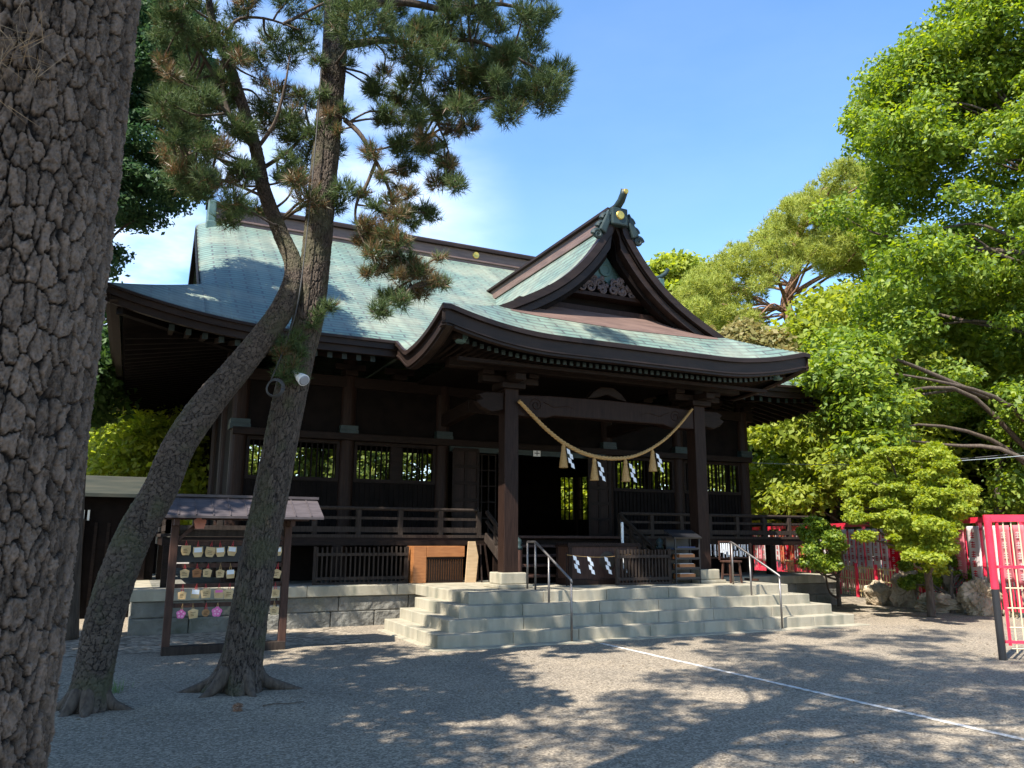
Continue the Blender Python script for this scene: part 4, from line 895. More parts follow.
for r_i, z in enumerate(rows_):
    for k in range(9):
        if 5 <= k <= 6 and r_i < 3: continue            # wholly hidden by the pine trunk
        if k in (4, 5, 6) and r_i == 3: continue
        ch = kinds[r_i][k]; x = -4.50+k*.165+rs.uniform(-.012, .012); s = .068+rs.uniform(-.008, .008); zc = z-.115+rs.uniform(-.015, .015)
        t = thing('votive_plaque', rz=0, label=f'{desc[ch]} votive plaque hanging {ords[k]} in the {rown[r_i]} row of the rack', cat='votive plaque', loc=(x, EY-.05, zc), group='votive plaques hanging on the rack'); t.rotation_euler = (0, rs.uniform(-.13, .13), 0)
        mb = MB()
        if ch == 'f':
            pts = []
            for a in np.linspace(0, 2*math.pi, 40, endpoint=False): rr_ = s*(.85+.22*abs(math.cos(2.5*a))); pts.append((x+rr_*math.sin(a), zc+rr_*math.cos(a)))
            mb.prism(pts, EY-.055, EY-.045, 'xz'); bmat = M['pink']
        elif ch == 'b' and r_i == 3:
            mb.prism([(x+s*.9*math.sin(a), zc+s*.9*math.cos(a)) for a in np.linspace(0, 2*math.pi, 24, endpoint=False)], EY-.055, EY-.045, 'xz'); bmat = M['ema_brown']
        else:
            mb.prism([(x-s*.8, zc-s), (x+s*.8, zc-s), (x+s, zc+s*.55), (x, zc+s*.95), (x-s, zc+s*.55)] if r_i else [(x-s*.65, zc-s*1.05), (x+s*.65, zc-s*1.05), (x+s, zc-s*.2), (x+s*.9, zc+s), (x-s*.9, zc+s), (x-s, zc-s*.2)], EY-.055, EY-.045, 'xz')
            bmat = {'h': M['ema'], 'w': M['ema'], 'b': M['orange'], 'p': M['ema']}[ch]
        o = mb.build('plaque_board', bmat, t)
        if ch == 'w': MB().box((x-s*.75, EY-.0585, zc-s*.1), (x+s*.75, EY-.0555, zc+s*.85)).build('paper_label', M['paper'], t)
        elif ch == 'p': MB().box((x-s*.7, EY-.0585, zc+s*.1), (x+s*.7, EY-.0555, zc+s*.6)).build('pink_picture', M['pink'], t)
        elif ch == 'f':
            f_ = MB()
            for a in range(5): f_.lathe([(0,.003),(.013,.003),(.013,0)], (x+.034*math.sin(a*1.2566), EY-.0555, zc+.034*math.cos(a*1.2566)), 10, 'y')
            f_.build('petal', mk('pale_pink', (.85, .45, .6), .5), t)
        else:
            f_ = MB()
            for q in range(3): f_.box((x-s*.5, EY-.0575, zc-s*.5+q*s*.32), (x+s*rs.uniform(.1, .5), EY-.0555, zc-s*.5+q*s*.32+.006))
            f_.build('ink_lines', M['wood'], t)
        MB().tube([(x-.015, EY-.05, zc+s*.8), (x, EY-.045, z+.035), (x+.015, EY-.05, zc+s*.8)], .006, 5).build('cord', M['redcord'] if rs.random() < .6 else M['rope'], t)
pk_ = at(200, 522, 'y', .1)
lt = thing('hanging_ornament', 'small pink and white folded paper ornament hanging at the left end of the rack', 'ornament', pk_)
c = pk_
MB().prism([(c[0], c[2]+.10), (c[0]+.09, c[2]+.02), (c[0]+.06, c[2]-.10), (c[0]-.06, c[2]-.10), (c[0]-.09, c[2]+.02)], c[1]-.03, c[1]+.03, 'xz').build('paper_body', mk('salmon_paper', (.62, .25, .18), .7), lt)
MB().box((c[0]-.10, c[1]-.02, c[2]+.10), (c[0]+.08, c[1]+.02, c[2]+.16)).build('paper_top', M['paper'], lt)
MB().tube([(c[0], c[1], c[2]+.16), (c[0], c[1], 1.86)], .004, 5).build('cord', M['rope'], lt)

# ------------------------------------------------------------------ low roofed wall at far left
a = np.array([-9.5, 5.2]); 
rw = thing('roofed_wall', 'low dark roofed boundary wall with white slats left of the shrine hall', 'wall', (-7.2, 6.5, GZ))
MB().box((-13.0, 6.4, GZ), (-4.76, 6.6, 2.42)).build('wall_boards', M['black'], rw)
MB().prism([(5.75, 2.40), (5.75, 2.47), (6.5, 2.88), (7.25, 2.47), (7.25, 2.40), (6.5, 2.80)], -13.2, -4.95, 'yz').build('wall_roof', mk('grey_green_sheet_roof', (.03, .036, .032), .65, (.055, .056, .045), 2.5, (.4, 3, 1), .2, 12, spec=.12), rw)
for x in np.arange(-12.5, -4.8, 1.5): MB().box((x-.07, 6.35, GZ), (x+.07, 6.65, 2.55)).build('wall_post', M['wood'], rw)
mb = MB()
for x in np.arange(-12.9, -5.1, .24): mb.box((x-.03, 6.37, GZ), (x+.03, 6.399, 1.88))
mb.build('batten_boards', WD, rw)
mb = MB()
for x in np.arange(-8.2, -6.0, .10): mb.box((x-.022, 6.32, 1.92), (x+.022, 6.345, 2.14))
mb.build('white_slats', M['white'], rw)
MB().box((-6.35, 6.25, .2), (-6.15, 6.33, 1.95)).build('side_board', M['grey_wood'], rw)

# ------------------------------------------------------------------ right side: red fence with banners
fd = nrm(np.array([.434, .901, 0])); fn = np.array([fd[1], -fd[0], 0]); F0 = np.array([11.3, -3.4, GZ]); FL = 25.0
rf = thing('red_fence', 'long red-painted fence carrying a row of banners behind the garden rocks', 'fence', F0)
def fp(s, o, z): return F0+fd*s+fn*o+np.array([0, 0, z])
for z, h in ((2.14, .13), (1.93, .06), (1.12, .08)): MB().beam(fp(0, 0, z), fp(FL, 0, z), .06, h).build('fence_rail', M['red'], rf)
for s in np.arange(0, FL+.1, 1.55): MB().beam(fp(s, 0, 0), fp(s, 0, 2.10), .09, .09, up=fd).build('fence_post', M['red'], rf)
mb = MB()
for s in np.arange(.12, FL, .125): mb.beam(fp(s, .02, .15), fp(s, .02, 1.93), .022, .022, up=fd)
tag(mb.build('fence_bars', M['red'], rf), kind='stuff')
def bannermat(name, base, mark, tone):
    m = bpy.data.materials.new(name); m.use_nodes = True; t = m.node_tree; N = t.nodes; N.clear()
    d = N.new('ShaderNodeBsdfDiffuse'); tr = N.new('ShaderNodeBsdfTranslucent'); mx_ = N.new('ShaderNodeMixShader'); mx_.inputs[0].default_value = .5; o = N.new('ShaderNodeOutputMaterial')
    d.inputs[0].default_value = (*base, 1); tr.inputs[0].default_value = (*base, 1)
    t.links.new(d.outputs[0], mx_.inputs[1]); t.links.new(tr.outputs[0], mx_.inputs[2]); t.links.new(mx_.outputs[0], o.inputs[0]); return m
BM = [('white', bannermat('white_cloth', (.78, .74, .72), 0, 0)), ('red', bannermat('red_cloth', (.72, .03, .06), 0, 0)), ('pale orange', bannermat('orange_cloth', (.78, .32, .16), 0, 0)), ('pink', bannermat('pink_cloth', (.80, .30, .34), 0, 0))]
markm = [bannermat('red_ink_cloth', (.70, .03, .05), 0, 0), bannermat('white_ink_cloth', (.82, .80, .78), 0, 0)]
num = ['first', 'second', 'third', 'fourth', 'fifth', 'sixth', 'seventh', 'eighth', 'ninth', 'tenth', 'eleventh', 'twelfth', 'thirteenth', 'fourteenth', 'fifteenth', 'sixteenth', 'seventeenth', 'eighteenth', 'nineteenth', 'twentieth'] + ['twenty-'+q for q in ('first', 'second', 'third', 'fourth', 'fifth', 'sixth', 'seventh', 'eighth', 'ninth')] + ['thirtieth'] + ['thirty-'+q for q in ('first', 'second', 'third', 'fourth', 'fifth', 'sixth')]
rs = random.Random(21); s = .25; k = 0
while s < FL-.7 and k < len(num):
    cn, bm_m = BM[rs.choice([0, 0, 0, 0, 0, 1, 2, 3])]; w = rs.uniform(.40, .52); h = rs.uniform(1.15, 1.35)
    t = thing('banner', f'{cn} cloth banner hanging on the red fence, {num[k]} from its near end', 'banner', fp(s+w/2, -.08, 1.95), 'cloth banners hanging on the red fence')
    nx, nz = 7, 12; V = []; amp = rs.uniform(.01, .035); ph = rs.uniform(0, 6)
    for j in range(nz):
        for i in range(nx):
            u = i/(nx-1); v = j/(nz-1); V.append(fp(s+w*u, -.09+amp*v*math.sin(ph+4*u+2.5*v), 2.0-h*v))
    F = [(j*nx+i, j*nx+i+1, (j+1)*nx+i+1, (j+1)*nx+i) for j in range(nz-1) for i in range(nx-1)]
    o = mesh_np('cloth', V, F, bm_m, t, smooth=True); o.modifiers.new('thick', 'SOLIDIFY').thickness = .004
    mm = markm[0] if cn in ('white', 'pale orange') else markm[1]; mb = MB()
    for q in range(5):
        zc = 1.80-q*.22
        if zc < 2.0-h+.12: break
        cx0 = s+w*.5; wv = amp*((2.0-zc)/h)*math.sin(ph+2+2.5*(2.0-zc)/h)-.105
        for a_ in range(3):
            mb.add([fp(cx0-.09+rs.uniform(0, .04), wv, zc+.05-a_*.05), fp(cx0+.09-rs.uniform(0, .04), wv, zc+.05-a_*.05), fp(cx0+.09, wv, zc+.028-a_*.05), fp(cx0-.09, wv, zc+.028-a_*.05)], [(0,1,2,3)])
        mb.add([fp(cx0-.014, wv-.003, zc+.07), fp(cx0+.014, wv-.003, zc+.07), fp(cx0+.014, wv-.003, zc-.08), fp(cx0-.014, wv-.003, zc-.08)], [(0,1,2,3)])
    mb.build('brush_marks', mm, t)
    s += w+rs.uniform(.06, .16); k += 1
# low bamboo lattice in front of the far part of the fence
bf = thing('bamboo_fence', 'low yellow bamboo lattice fence with red posts beyond the stone podium', 'fence', fp(8, -.6, 0))
mb = MB()
for s in np.arange(4.5, 15, .17): mb.tube([fp(s, -.6, .02), fp(s, -.6, .92)], .016, 6)
mb.build('bamboo_uprights', M['bamboo'], bf)
for z in (.18, .52, .86): MB().tube([fp(4.4, -.63, z), fp(15, -.63, z)], .02, 6).build('bamboo_rail', M['bamboo'], bf)
for s in np.arange(4.6, 15, 1.3): MB().beam(fp(s, -.66, 0), fp(s, -.66, .98), .07, .07, up=fd).build('red_post', M['red'], bf)

# near gate at the right edge of the view
G0 = ground(1003, 660); gd = nrm(np.array([.80, -.60, 0])); gt = thing('red_gate', 'red and black gatepost with pale barred gate panel at the right edge', 'gate', G0)
def gpnt(s, z): return G0+gd*s+np.array([0, 0, z])
MB().tube([gpnt(0, 0), gpnt(0, .985)], .052, 14).build('post_foot', M['blackpaint'], gt)
MB().tube([gpnt(0, .985), gpnt(0, 2.02)], .0525, 14).build('gatepost', M['red'], gt)
MB().beam(gpnt(-.05, 2.0), gpnt(2.6, 2.0), .06, .10).build('top_rail', M['red'], gt)
mb = MB()
for z in (1.30, .25): mb.beam(gpnt(.06, z), gpnt(2.6, z), .03, .04)
mb.beam(gpnt(.12, .2), gpnt(.12, 1.98), .03, .03); mb.build('red_frame', M['red'], gt)
mb = MB()
for s in np.arange(.20, 2.6, .105): mb.tube([gpnt(s, .1), gpnt(s, 1.95)], .010, 6)
for z in (.16, .45, .72, 1.0): mb.tube([gpnt(.13, z), gpnt(2.6, z)], .011, 6)
mb.build('gate_bars', M['beige'], gt)

# ------------------------------------------------------------------ rocks
def rock(px, py, sx, sz, label, seed, back=0.0):
    sx *= 1.15; sz *= .78
    c = ground(px, py); c = c + np.array([.52, .85, 0])*back
    r_ = np.random.default_rng(seed); n1, n2 = 84, 60; th = np.linspace(0, 2*math.pi, n1, endpoint=False); ph = np.linspace(0, math.pi, n2)
    T, P = np.meshgrid(th, ph); D = np.stack([np.sin(P)*np.cos(T), np.sin(P)*np.sin(T), np.cos(P)], -1)
    rad = np.ones(T.shape)
    for k in range(14):
        d = nrm(r_.normal(size=3)); rad = np.minimum(rad, r_.uniform(.62, .95)/np.maximum(D@d, .05)) if k < 11 else rad
    for f, a in ((2.2, .16), (3.5, .11), (6, .07), (11, .045), (20, .026), (34, .014)):
        for _ in range(2): q = r_.normal(size=(3, 3))*f*.7; rad = rad-a*np.abs(np.sin(D@q[0]+r_.uniform(0, 6)+1.2*np.sin(D@q[2])))*np.abs(np.cos(D@q[1]))*1.0+a*.25
    V = D*rad[..., None]*np.array([sx, sx*.8, sz]); idx = np.arange(n1*n2).reshape(n2, n1)
    F = np.stack([idx[:-1], np.roll(idx, -1, 1)[:-1], np.roll(idx, -1, 1)[1:], idx[1:]], -1).reshape(-1, 4)[:, ::-1]
    o = mesh_np('garden_rock', V.reshape(-1, 3)+c+np.array([0, 0, sz*.55]), F, M['rock'], None, smooth=False, origin=c); tag(o, label, 'rock', 'garden rocks below the shrub'); return o
for a in [(943, 613, .56, .42, 'flat-topped pale rock at the front of the garden rock group', 1, .2), (886, 606, .42, .60, 'dark rounded rock at the left end of the rock group', 2, .3), (893, 602, .34, .52, 'dark mossy boulder perched behind the left end rock', 3, 1.0),
          (916, 609, .44, .92, 'tall brown rock beside the dark left boulder', 4, .6), (968, 611, .46, .95, 'tall pale craggy rock right of the flat-topped rock', 5, .6), (994, 617, .50, .85, 'broad brown rock at the right end of the rock group', 6, .5),
          (1035, 620, .60, 1.0, 'large shaded rock behind the gatepost at the right edge', 7, .9), (940, 606, .46, 1.05, 'narrow upright rock in the middle of the rock group', 8, 1.0)]: rock(*a)

# ------------------------------------------------------------------ wires beyond the shrub
for k, (p, q, sag, mt, lab) in enumerate([((740, 462, 24), (1060, 452, 24), .18, M['lightwire'], 'pale overhead cable in front of the right-hand trees'), ((820, 462, 26), (1060, 448, 26), .15, M['wire'], 'thin dark overhead cable above the pale cable at right')]):
    a = ath(*p); b = ath(*q); t = np.linspace(0, 1, 24)[:, None]; P = a+(b-a)*t; P[:, 2] -= sag*4*(t*(1-t))[:, 0]
    tag(MB().tube(P, .009, 6).build('overhead_cable', mt, None, origin=a), lab, 'cable')
# ------------------------------------------------------------------ vegetation helpers
def spline(P, n):
    P = np.asarray(P, float); k = np.arange(len(P)); out = []
    t = np.linspace(0, len(P)-1, n)
    for tt in t:
        i = min(int(tt), len(P)-2); f = tt-i
        p0, p1, p2, p3 = P[max(i-1, 0)], P[i], P[i+1], P[min(i+2, len(P)-1)]
        out.append(.5*((2*p1)+(-p0+p2)*f+(2*p0-5*p1+4*p2-p3)*f*f+(-p0+3*p1-3*p2+p3)*f**3))
    return np.array(out)
def hash2(i, j, s):
    h = np.sin(i*127.1+j*311.7+s*74.7)*43758.5453; return h-np.floor(h)
def vnoise(x, y, per, seed):
    ix = np.floor(x).astype(int); iy = np.floor(y).astype(int); fx = x-ix; fy = y-iy; fx = fx*fx*(3-2*fx); fy = fy*fy*(3-2*fy)
    h = lambda i, j: hash2(np.mod(i, per), j, seed)
    return (h(ix, iy)*(1-fx)+h(ix+1, iy)*fx)*(1-fy)+(h(ix, iy+1)*(1-fx)+h(ix+1, iy+1)*fx)*fy
def bark_trunk(name, path, rad, mat, parent, ds, du, cw, ch, depth, seed, flare=None):
    """a trunk with modelled bark plates: cells cw x ch metres, furrows depth deep"""
    P = spline(path, 400); Rr = np.interp(np.linspace(0, 1, 400), np.linspace(0, 1, len(rad)), rad)
    arc = np.concatenate([[0], np.cumsum(np.linalg.norm(np.diff(P, axis=0), axis=1))]); ns = int(arc[-1]/ds)
    s = np.linspace(0, arc[-1], ns); C = np.stack([np.interp(s, arc, P[:, k]) for k in range(3)], -1); r = np.interp(s, arc, Rr)
    T = np.gradient(C, axis=0); T /= np.linalg.norm(T, axis=1)[:, None]
    A = np.zeros_like(C); a = nrm(np.cross(T[0], [0, 1., 0]))
    for i in range(ns): a = nrm(a-T[i]*(a@T[i])); A[i] = a
    B = np.cross(T, A); rm = float(np.max(r)); nu = int(2*math.pi*rm/du); nc = max(5, round(2*math.pi*float(np.mean(r))/cw))
    th = np.linspace(0, 2*math.pi, nu, endpoint=False)
    U = np.broadcast_to(th/(2*math.pi)*nc, (ns, nu)).copy(); S = np.broadcast_to((s/ch)[:, None], (ns, nu)).copy()
    dU = np.zeros_like(U); dS = np.zeros_like(S)
    for f, am in ((1, .42), (2, .26), (5, .15), (11, .08)):
        dU += am*(vnoise(U*f, S*f, nc*f, seed+f)-.5); dS += am*(vnoise(U*f, S*f, nc*f, seed+f+.5)-.5)
    fb = sum(a*(vnoise(U*f, S*f, nc*f, seed+20+f)-.5) for f, a in ((3, .45), (7, .42), (15, .42), (31, .36)))
    rg_ = 1-np.abs(2*vnoise(U*6, S*3, nc*6, seed+31)-1)
    U += dU; S += dS
    iu = np.floor(U).astype(int); is_ = np.floor(S).astype(int)
    F1 = np.full(U.shape, 9.); F2 = np.full(U.shape, 9.); ID = np.zeros(U.shape); 
    for dj in (-1, 0, 1):
        for di in (-1, 0, 1):
            ci = np.mod(iu+di, nc); cj = is_+dj
            fx = iu+di+.5+(hash2(ci, cj, seed)-.5)*.95; fy = cj+.5+(hash2(ci, cj, seed+5)-.5)*.95
            d = np.hypot(U-fx, (S-fy)); cl = d < F1
            F2 = np.where(cl, F1, np.minimum(F2, d)); ID = np.where(cl, hash2(ci, cj, seed+9), ID); F1 = np.where(cl, d, F1)
    e = F2-F1
    U2 = U*1.9+.2*dU; S2 = S*2.3+.2*dS; i2 = np.floor(U2).astype(int); j2 = np.floor(S2).astype(int); nc2 = int(round(nc*1.9))
    G1 = np.full(U.shape, 9.); G2 = np.full(U.shape, 9.); ID2 = np.zeros(U.shape)
    for dj in (-1, 0, 1):
        for di in (-1, 0, 1):
            ci = np.mod(i2+di, nc2); cj = j2+dj; fx = i2+di+.5+(hash2(ci, cj, seed+2)-.5)*.9; fy = cj+.5+(hash2(ci, cj, seed+3)-.5)*.9
            d = np.hypot(U2-fx, S2-fy); cl = d < G1; G2 = np.where(cl, G1, np.minimum(G2, d)); ID2 = np.where(cl, hash2(ci, cj, seed+4), ID2); G1 = np.where(cl, d, G1)
    sub_ = (ID2-.5)*.42+.16*smooth(np.clip((G2-G1)/.12, 0, 1))-.1
    e = smooth(np.clip((e-.04)/.075, 0, 1))
    layer = (ID-.5)*.35+sub_*.9; ID = np.clip(.55*ID+.45*ID2, 0, 1); tilt = np.sin(U*5+ID*40)*.08+np.sin(S*7+ID*20)*.08
    q_ = fb*6; q_ = (np.floor(q_)+smooth((q_-np.floor(q_)-.72)/.28))/6; fine = .62*q_+.12*fb-.2*rg_**6
    disp = depth*(e*(1+layer+tilt+fine)-.6)
    rr = r[:, None]+disp
    if flare is not None: rr = rr*flare(s[:, None], th[None])
    V = C[:, None]+A[:, None]*np.cos(th)[None, :, None]*rr[..., None]+B[:, None]*np.sin(th)[None, :, None]*rr[..., None]
    idx = np.arange(ns*nu).reshape(ns, nu)
    F = np.stack([idx[:-1], np.roll(idx, -1, 1)[:-1], np.roll(idx, -1, 1)[1:], idx[1:]], -1).reshape(-1, 4)
    return mesh_np(name, V.reshape(-1, 3), F, mat, parent, smooth=True, attrs=dict(edge=e, rnd=np.clip(ID+.8*fb, 0, 1)))
def leaf_arrays(cl, rad, n, size, rg, squash=.7, aspect=.55, upw=.55, drop=0):
    cl = np.asarray(cl, float); rad = np.asarray(rad, float); w = rad**2; w = w/w.sum()
    k = rg.choice(len(cl), n, p=w); d = rg.normal(size=(n, 3)); d /= np.linalg.norm(d, axis=1)[:, None]
    rr = rg.uniform(.15, 1, n)**.6*rg.uniform(.85, 1.15, n)
    off = d*(rr*rad[k])[:, None]*np.array([1, 1, squash]); P = cl[k]+off
    nn = d*.45+np.array([0, 0, upw])+rg.normal(size=(n, 3))*.55; nn /= np.linalg.norm(nn, axis=1)[:, None]
    t = np.cross(nn, rg.normal(size=(n, 3))); t /= np.linalg.norm(t, axis=1)[:, None]+1e-9; b = np.cross(nn, t)
    s = size*rg.uniform(.45, 1.55, n)[:, None]
    V = np.stack([P-t*s*.5, P+b*s*aspect*.5-nn*s*.06, P+t*s*.5-nn*s*.14, P-b*s*aspect*.5-nn*s*.06], 1)
    return V.reshape(-1, 3), np.arange(4*n).reshape(n, 4)
def needle_arrays(P, D, per, length, width, rg, spread=.55):
    n = len(P); P = np.repeat(P, per, 0); D = np.repeat(D, per, 0); m = len(P)
    d = D+rg.normal(size=(m, 3))*spread; d /= np.linalg.norm(d, axis=1)[:, None]
    base = P-D*rg.uniform(0, .10, m)[:, None]
    L_ = length*rg.uniform(.7, 1.2, m)[:, None]; w = np.cross(d, rg.normal(size=(m, 3))); w /= np.linalg.norm(w, axis=1)[:, None]+1e-9
    V = np.stack([base-w*width*.5, base+w*width*.5, base+d*L_], 1); return V.reshape(-1, 3), np.arange(3*m).reshape(m, 3)
def inpoly(poly, x, y):
    c = np.zeros(np.shape(x), bool); n = len(poly); j = n-1
    for i in range(n):
        xi, yi = poly[i]; xj, yj = poly[j]
        c ^= ((yi > y) != (yj > y)) & (x < (xj-xi)*(y-yi)/(yj-yi+1e-9)+xi); j = i
    return c
def crown_pts(poly, n, d0, d1, rg):
    poly = np.array(poly, float); out = []
    while len(out) < n:
        x = rg.uniform(poly[:, 0].min(), poly[:, 0].max()); y = rg.uniform(poly[:, 1].min(), poly[:, 1].max())
        if inpoly(poly, np.array(x), np.array(y)): out.append(ath(x, y, rg.uniform(d0, d1)))
    return np.array(out)
def limbs(mb, trunk_pts, trunk_r, targets, rg, n, r0=.09, tip=.012):
    trunk_pts = np.asarray(trunk_pts, float)
    idx = rg.choice(len(targets), min(n, len(targets)), replace=False)
    for i in idx:
        q = targets[i]; k = rg.integers(max(1, len(trunk_pts)//3), len(trunk_pts)); p = trunk_pts[k]
        low = trunk_pts[np.argmin(np.abs(trunk_pts[:, 2]-(q[2]-.35*np.linalg.norm((q-p)[:2]))))]; p = low
        L_ = np.linalg.norm(q-p); m = (p+q)/2+rg.normal(size=3)*L_*.08+np.array([0, 0, L_*.06])
        mb.tube(spline([p, p*.6+m*.4+rg.normal(size=3)*L_*.03, m, (m+q)/2+rg.normal(size=3)*L_*.04, q], 14), np.linspace(min(r0, .012*L_+.02), tip, 14), 6, cap=False)
def broadleaf(name, label, cat, base, trunk_path, trunk_r, cl, rad, nleaf, size, lm, bm, rg, nl=30, squash=.7, group=None, r0=.09, aspect=.55):
    t = thing(name, label, cat, base, group)
    mb = MB(); mb.tube(spline(trunk_path, 30), np.interp(np.linspace(0, 1, 30), np.linspace(0, 1, len(trunk_r)), trunk_r), 12); mb.build('trunk', bm, t, smooth=True)
    lb_ = MB(); limbs(lb_, spline(trunk_path, 30), trunk_r, cl, rg, nl, r0); lb_.build('limbs', bm, t, smooth=True)
    V, F = leaf_arrays(cl, rad, nleaf, size, rg, squash, aspect); mesh_np('crown', V, F, lm, t)
    return t
# ------------------------------------------------------------------ foreground pine
rg = np.random.default_rng(101)
FB = np.array([-5.76, -9.55]); 
fpine = thing('pine_tree', 'massive pine trunk with thick plated bark filling the left edge of the view', 'tree', (*FB, GZ))
path = [(-5.86,-9.52,GZ-.05), (-5.845,-9.515,.8), (-5.82,-9.505,1.6), (-5.79,-9.50,3.6), (-5.78,-9.50,5.5), (-5.78,-9.47,7.5), (-5.6,-9.4,10)]
bark_trunk('trunk', path[:5], [.42,.385,.375,.36,.34], M['bark'], fpine, .0042, .0042, .046, .105, .018, 3.0)
up_ = MB(); up_.tube(spline([path[4], path[5], path[6], (-5.4,-9.2,12.5)], 20), np.linspace(.34, .10, 20), 16); up_.build('upper_trunk', M['barkfar'], fpine, smooth=True)
cl = []; rad = []
for k in range(72):
    a = rg.uniform(0, 2*math.pi); z = rg.uniform(7.2, 13); R_ = 3.6*math.sqrt(rg.uniform(.02, 1))*(1 if z < 11 else .7)
    cl.append((-4.9+R_*.85*math.cos(a), -10.3+R_*.85*math.sin(a), z)); rad.append(rg.uniform(.4, .8))
cl = np.array(cl); rad = np.array(rad)
lb_ = MB(); limbs(lb_, spline(path[4:]+[(-5.4,-9.2,12.5)], 20), None, cl, rg, 45, .10); lb_.build('limbs', M['barkfar'], fpine, smooth=True)
def tufts(cl, rad, per, rg, squash=.6):
    P, D = [], []
    for c, r in zip(cl, rad):
        n = max(6, int(per*(r/.3)**2)); d = rg.normal(size=(n, 3)); d /= np.linalg.norm(d, axis=1)[:, None]
        p = c+d*(r*rg.uniform(.25, 1, n)**.6)[:, None]*np.array([1, 1, squash]); P.append(p); D.append(d*.6+np.array([0, 0, .55]))
    return np.concatenate(P), np.concatenate(D)
cl = np.concatenate([cl, np.stack([rg.uniform(-6.0, -1.2, 24), rg.uniform(-8.6, -5.8, 24), rg.uniform(10.6, 14, 24)], -1)]); rad = np.concatenate([rad, rg.uniform(.3, .6, 24)])  # extra unseen clumps overhead, added to dapple the gravel near the steps
P, D = tufts(cl, rad, 26, rg); V, F = needle_arrays(P, D, 12, .18, .02, rg); mesh_np('needles', V, F, M['needle'], fpine)
# dried needles caught on the bark at the upper left
P0 = ath(10, 50, 2.84); n = 70; d = np.stack([rg.normal(.25, .5, n), rg.normal(-.5, .3, n), rg.normal(-.45, .5, n)], -1)
base = P0+rg.normal(size=(n, 3))*np.array([.05, .02, .06]); V, F = needle_arrays(base, d, 2, .15, .0025, rg, .3); mesh_np('dry_needles', V, F, M['straw'], fpine)

# ------------------------------------------------------------------ the two pines in the middle distance
def pine(name, label, path, radii, bark_kw, clumps, per, rg, brown, limb_defs, flare=None, top=None):
    base = np.array(path[0]); t = thing(name, label, 'tree', (base[0], base[1], GZ))
    bark_trunk('trunk', path, radii, M['barkB'], t, .010, .008, flare=flare, **bark_kw)
    mb = MB()
    for lp, r0, r1 in limb_defs: mb.tube(spline(lp, 22), np.linspace(r0, r1, 22), 8)
    cl = np.array([c[0] for c in clumps]); rad = np.array([c[1] for c in clumps]); br_ = np.array([c[2] for c in clumps])
    trunk = spline(path, 60); allp = np.concatenate([trunk[20:]]+[spline(lp, 22) for lp, _, _ in limb_defs])
    for c, r in zip(cl, rad):
        p = allp[np.argmin(np.linalg.norm(allp-c, axis=1)+1.2*np.maximum(allp[:, 2]-c[2]-.3, 0))]
        L_ = np.linalg.norm(c-p)
        if L_ > .15:
            m = (p+c)/2+rg.normal(size=3)*.10*L_; mb.tube(spline([p, m, c], 10), np.linspace(.012+.010*L_, .008, 10), 6)
        for q in range(5):
            d = rg.normal(size=3); d = d/np.linalg.norm(d)*r*.8; mb.tube([c, c+d*.5+rg.normal(size=3)*.03, c+d*np.array([1, 1, .7])], [.009, .006, .004], 5)
    mb.build('branches', M['barkfar'], t, smooth=True)
    P, D = tufts(cl, rad, per, rg, .75); own = np.argmin(np.linalg.norm(P[:, None, :]-cl[None], axis=2), 1)
    dry = rg.random(len(P)) < np.where(br_[own] > .5, .62, .04)
    for nm, mt, sel in (('needles', M['needle'], ~dry), ('dry_needles', M['needledry'], dry)):
        V, F = needle_arrays(P[sel], D[sel], 12, .12, .0085, rg, .5); mesh_np(nm, V, F, mt, t)
    return t
rgB = np.random.default_rng(33)
dB = 9.75
pathB = [ath(238, 690, 9.75)+np.array([0, 0, -.03])]+[ath(x, y, d) for x, y, d in ((248, 622, 9.74), (258, 560, 9.73), (272, 490, 9.72), (285, 420, 9.72), (298, 360, 9.72), (311, 300, 9.72), (324, 172, 9.7), (334, 60, 9.7), (337, -10, 9.7), (338, -90, 9.65), (345, -180, 9.6), (340, -280, 9.5))]
radB = [.235, .205, .198, .193, .188, .184, .178, .165, .155, .145, .13, .10, .06]
def flB(s, th): return 1+np.clip(1-s/.55, 0, 1)**2*(.28+.30*np.cos(th*3+1.0)+.16*np.cos(th*5))
def cp(x, y, d, r, b=0): return (ath(x, y, d), r, b)
clB = []
# dense right-hand mass
for x, y in ((395,8),(420,28),(452,18),(480,6),(468,42),(498,30),(520,14),(512,52),(500,74),(533,70),(545,84),(556,72),(528,98),(505,112),(515,92),(486,88),(470,66),(440,48),(408,48),(425,70),(452,86),(470,104),(492,60),(535,44),(540,20),(505,-15),(470,-20),(430,-18),(395,-25),(540,-12)):
    clB.append(cp(x+rgB.uniform(-4, 4), y+rgB.uniform(-4, 4), rgB.uniform(8.9, 10.4), rgB.uniform(.20, .32), 0))
for x, y, b in ((398,98,1),(385,120,0),(418,120,1),(440,112,0),(452,128,1),(400,140,0),(428,150,0),(445,160,1),(455,182,0),(438,180,1),(372,88,0),(384,70,1),(468,125,1),(410,165,0),(425,135,1)):
    clB.append(cp(x, y, rgB.uniform(9.0, 10.2), rgB.uniform(.13, .2), b))
# hanging spray
for x, y, b in ((372,150,1),(382,175,1),(390,198,1),(396,215,1),(375,205,0),(388,232,1),(400,240,1),(412,222,0),(425,210,0),(432,214,0),(395,258,1),(383,268,1),(400,276,1),(415,272,1),(430,282,0),(445,282,0),(420,292,1),(402,300,0),(388,296,0),(375,252,1),(370,272,1),(365,240,1),(410,290,1),(380,310,0)):
    clB.append(cp(x, y, rgB.uniform(9.1, 9.9), rgB.uniform(.12, .19), b))
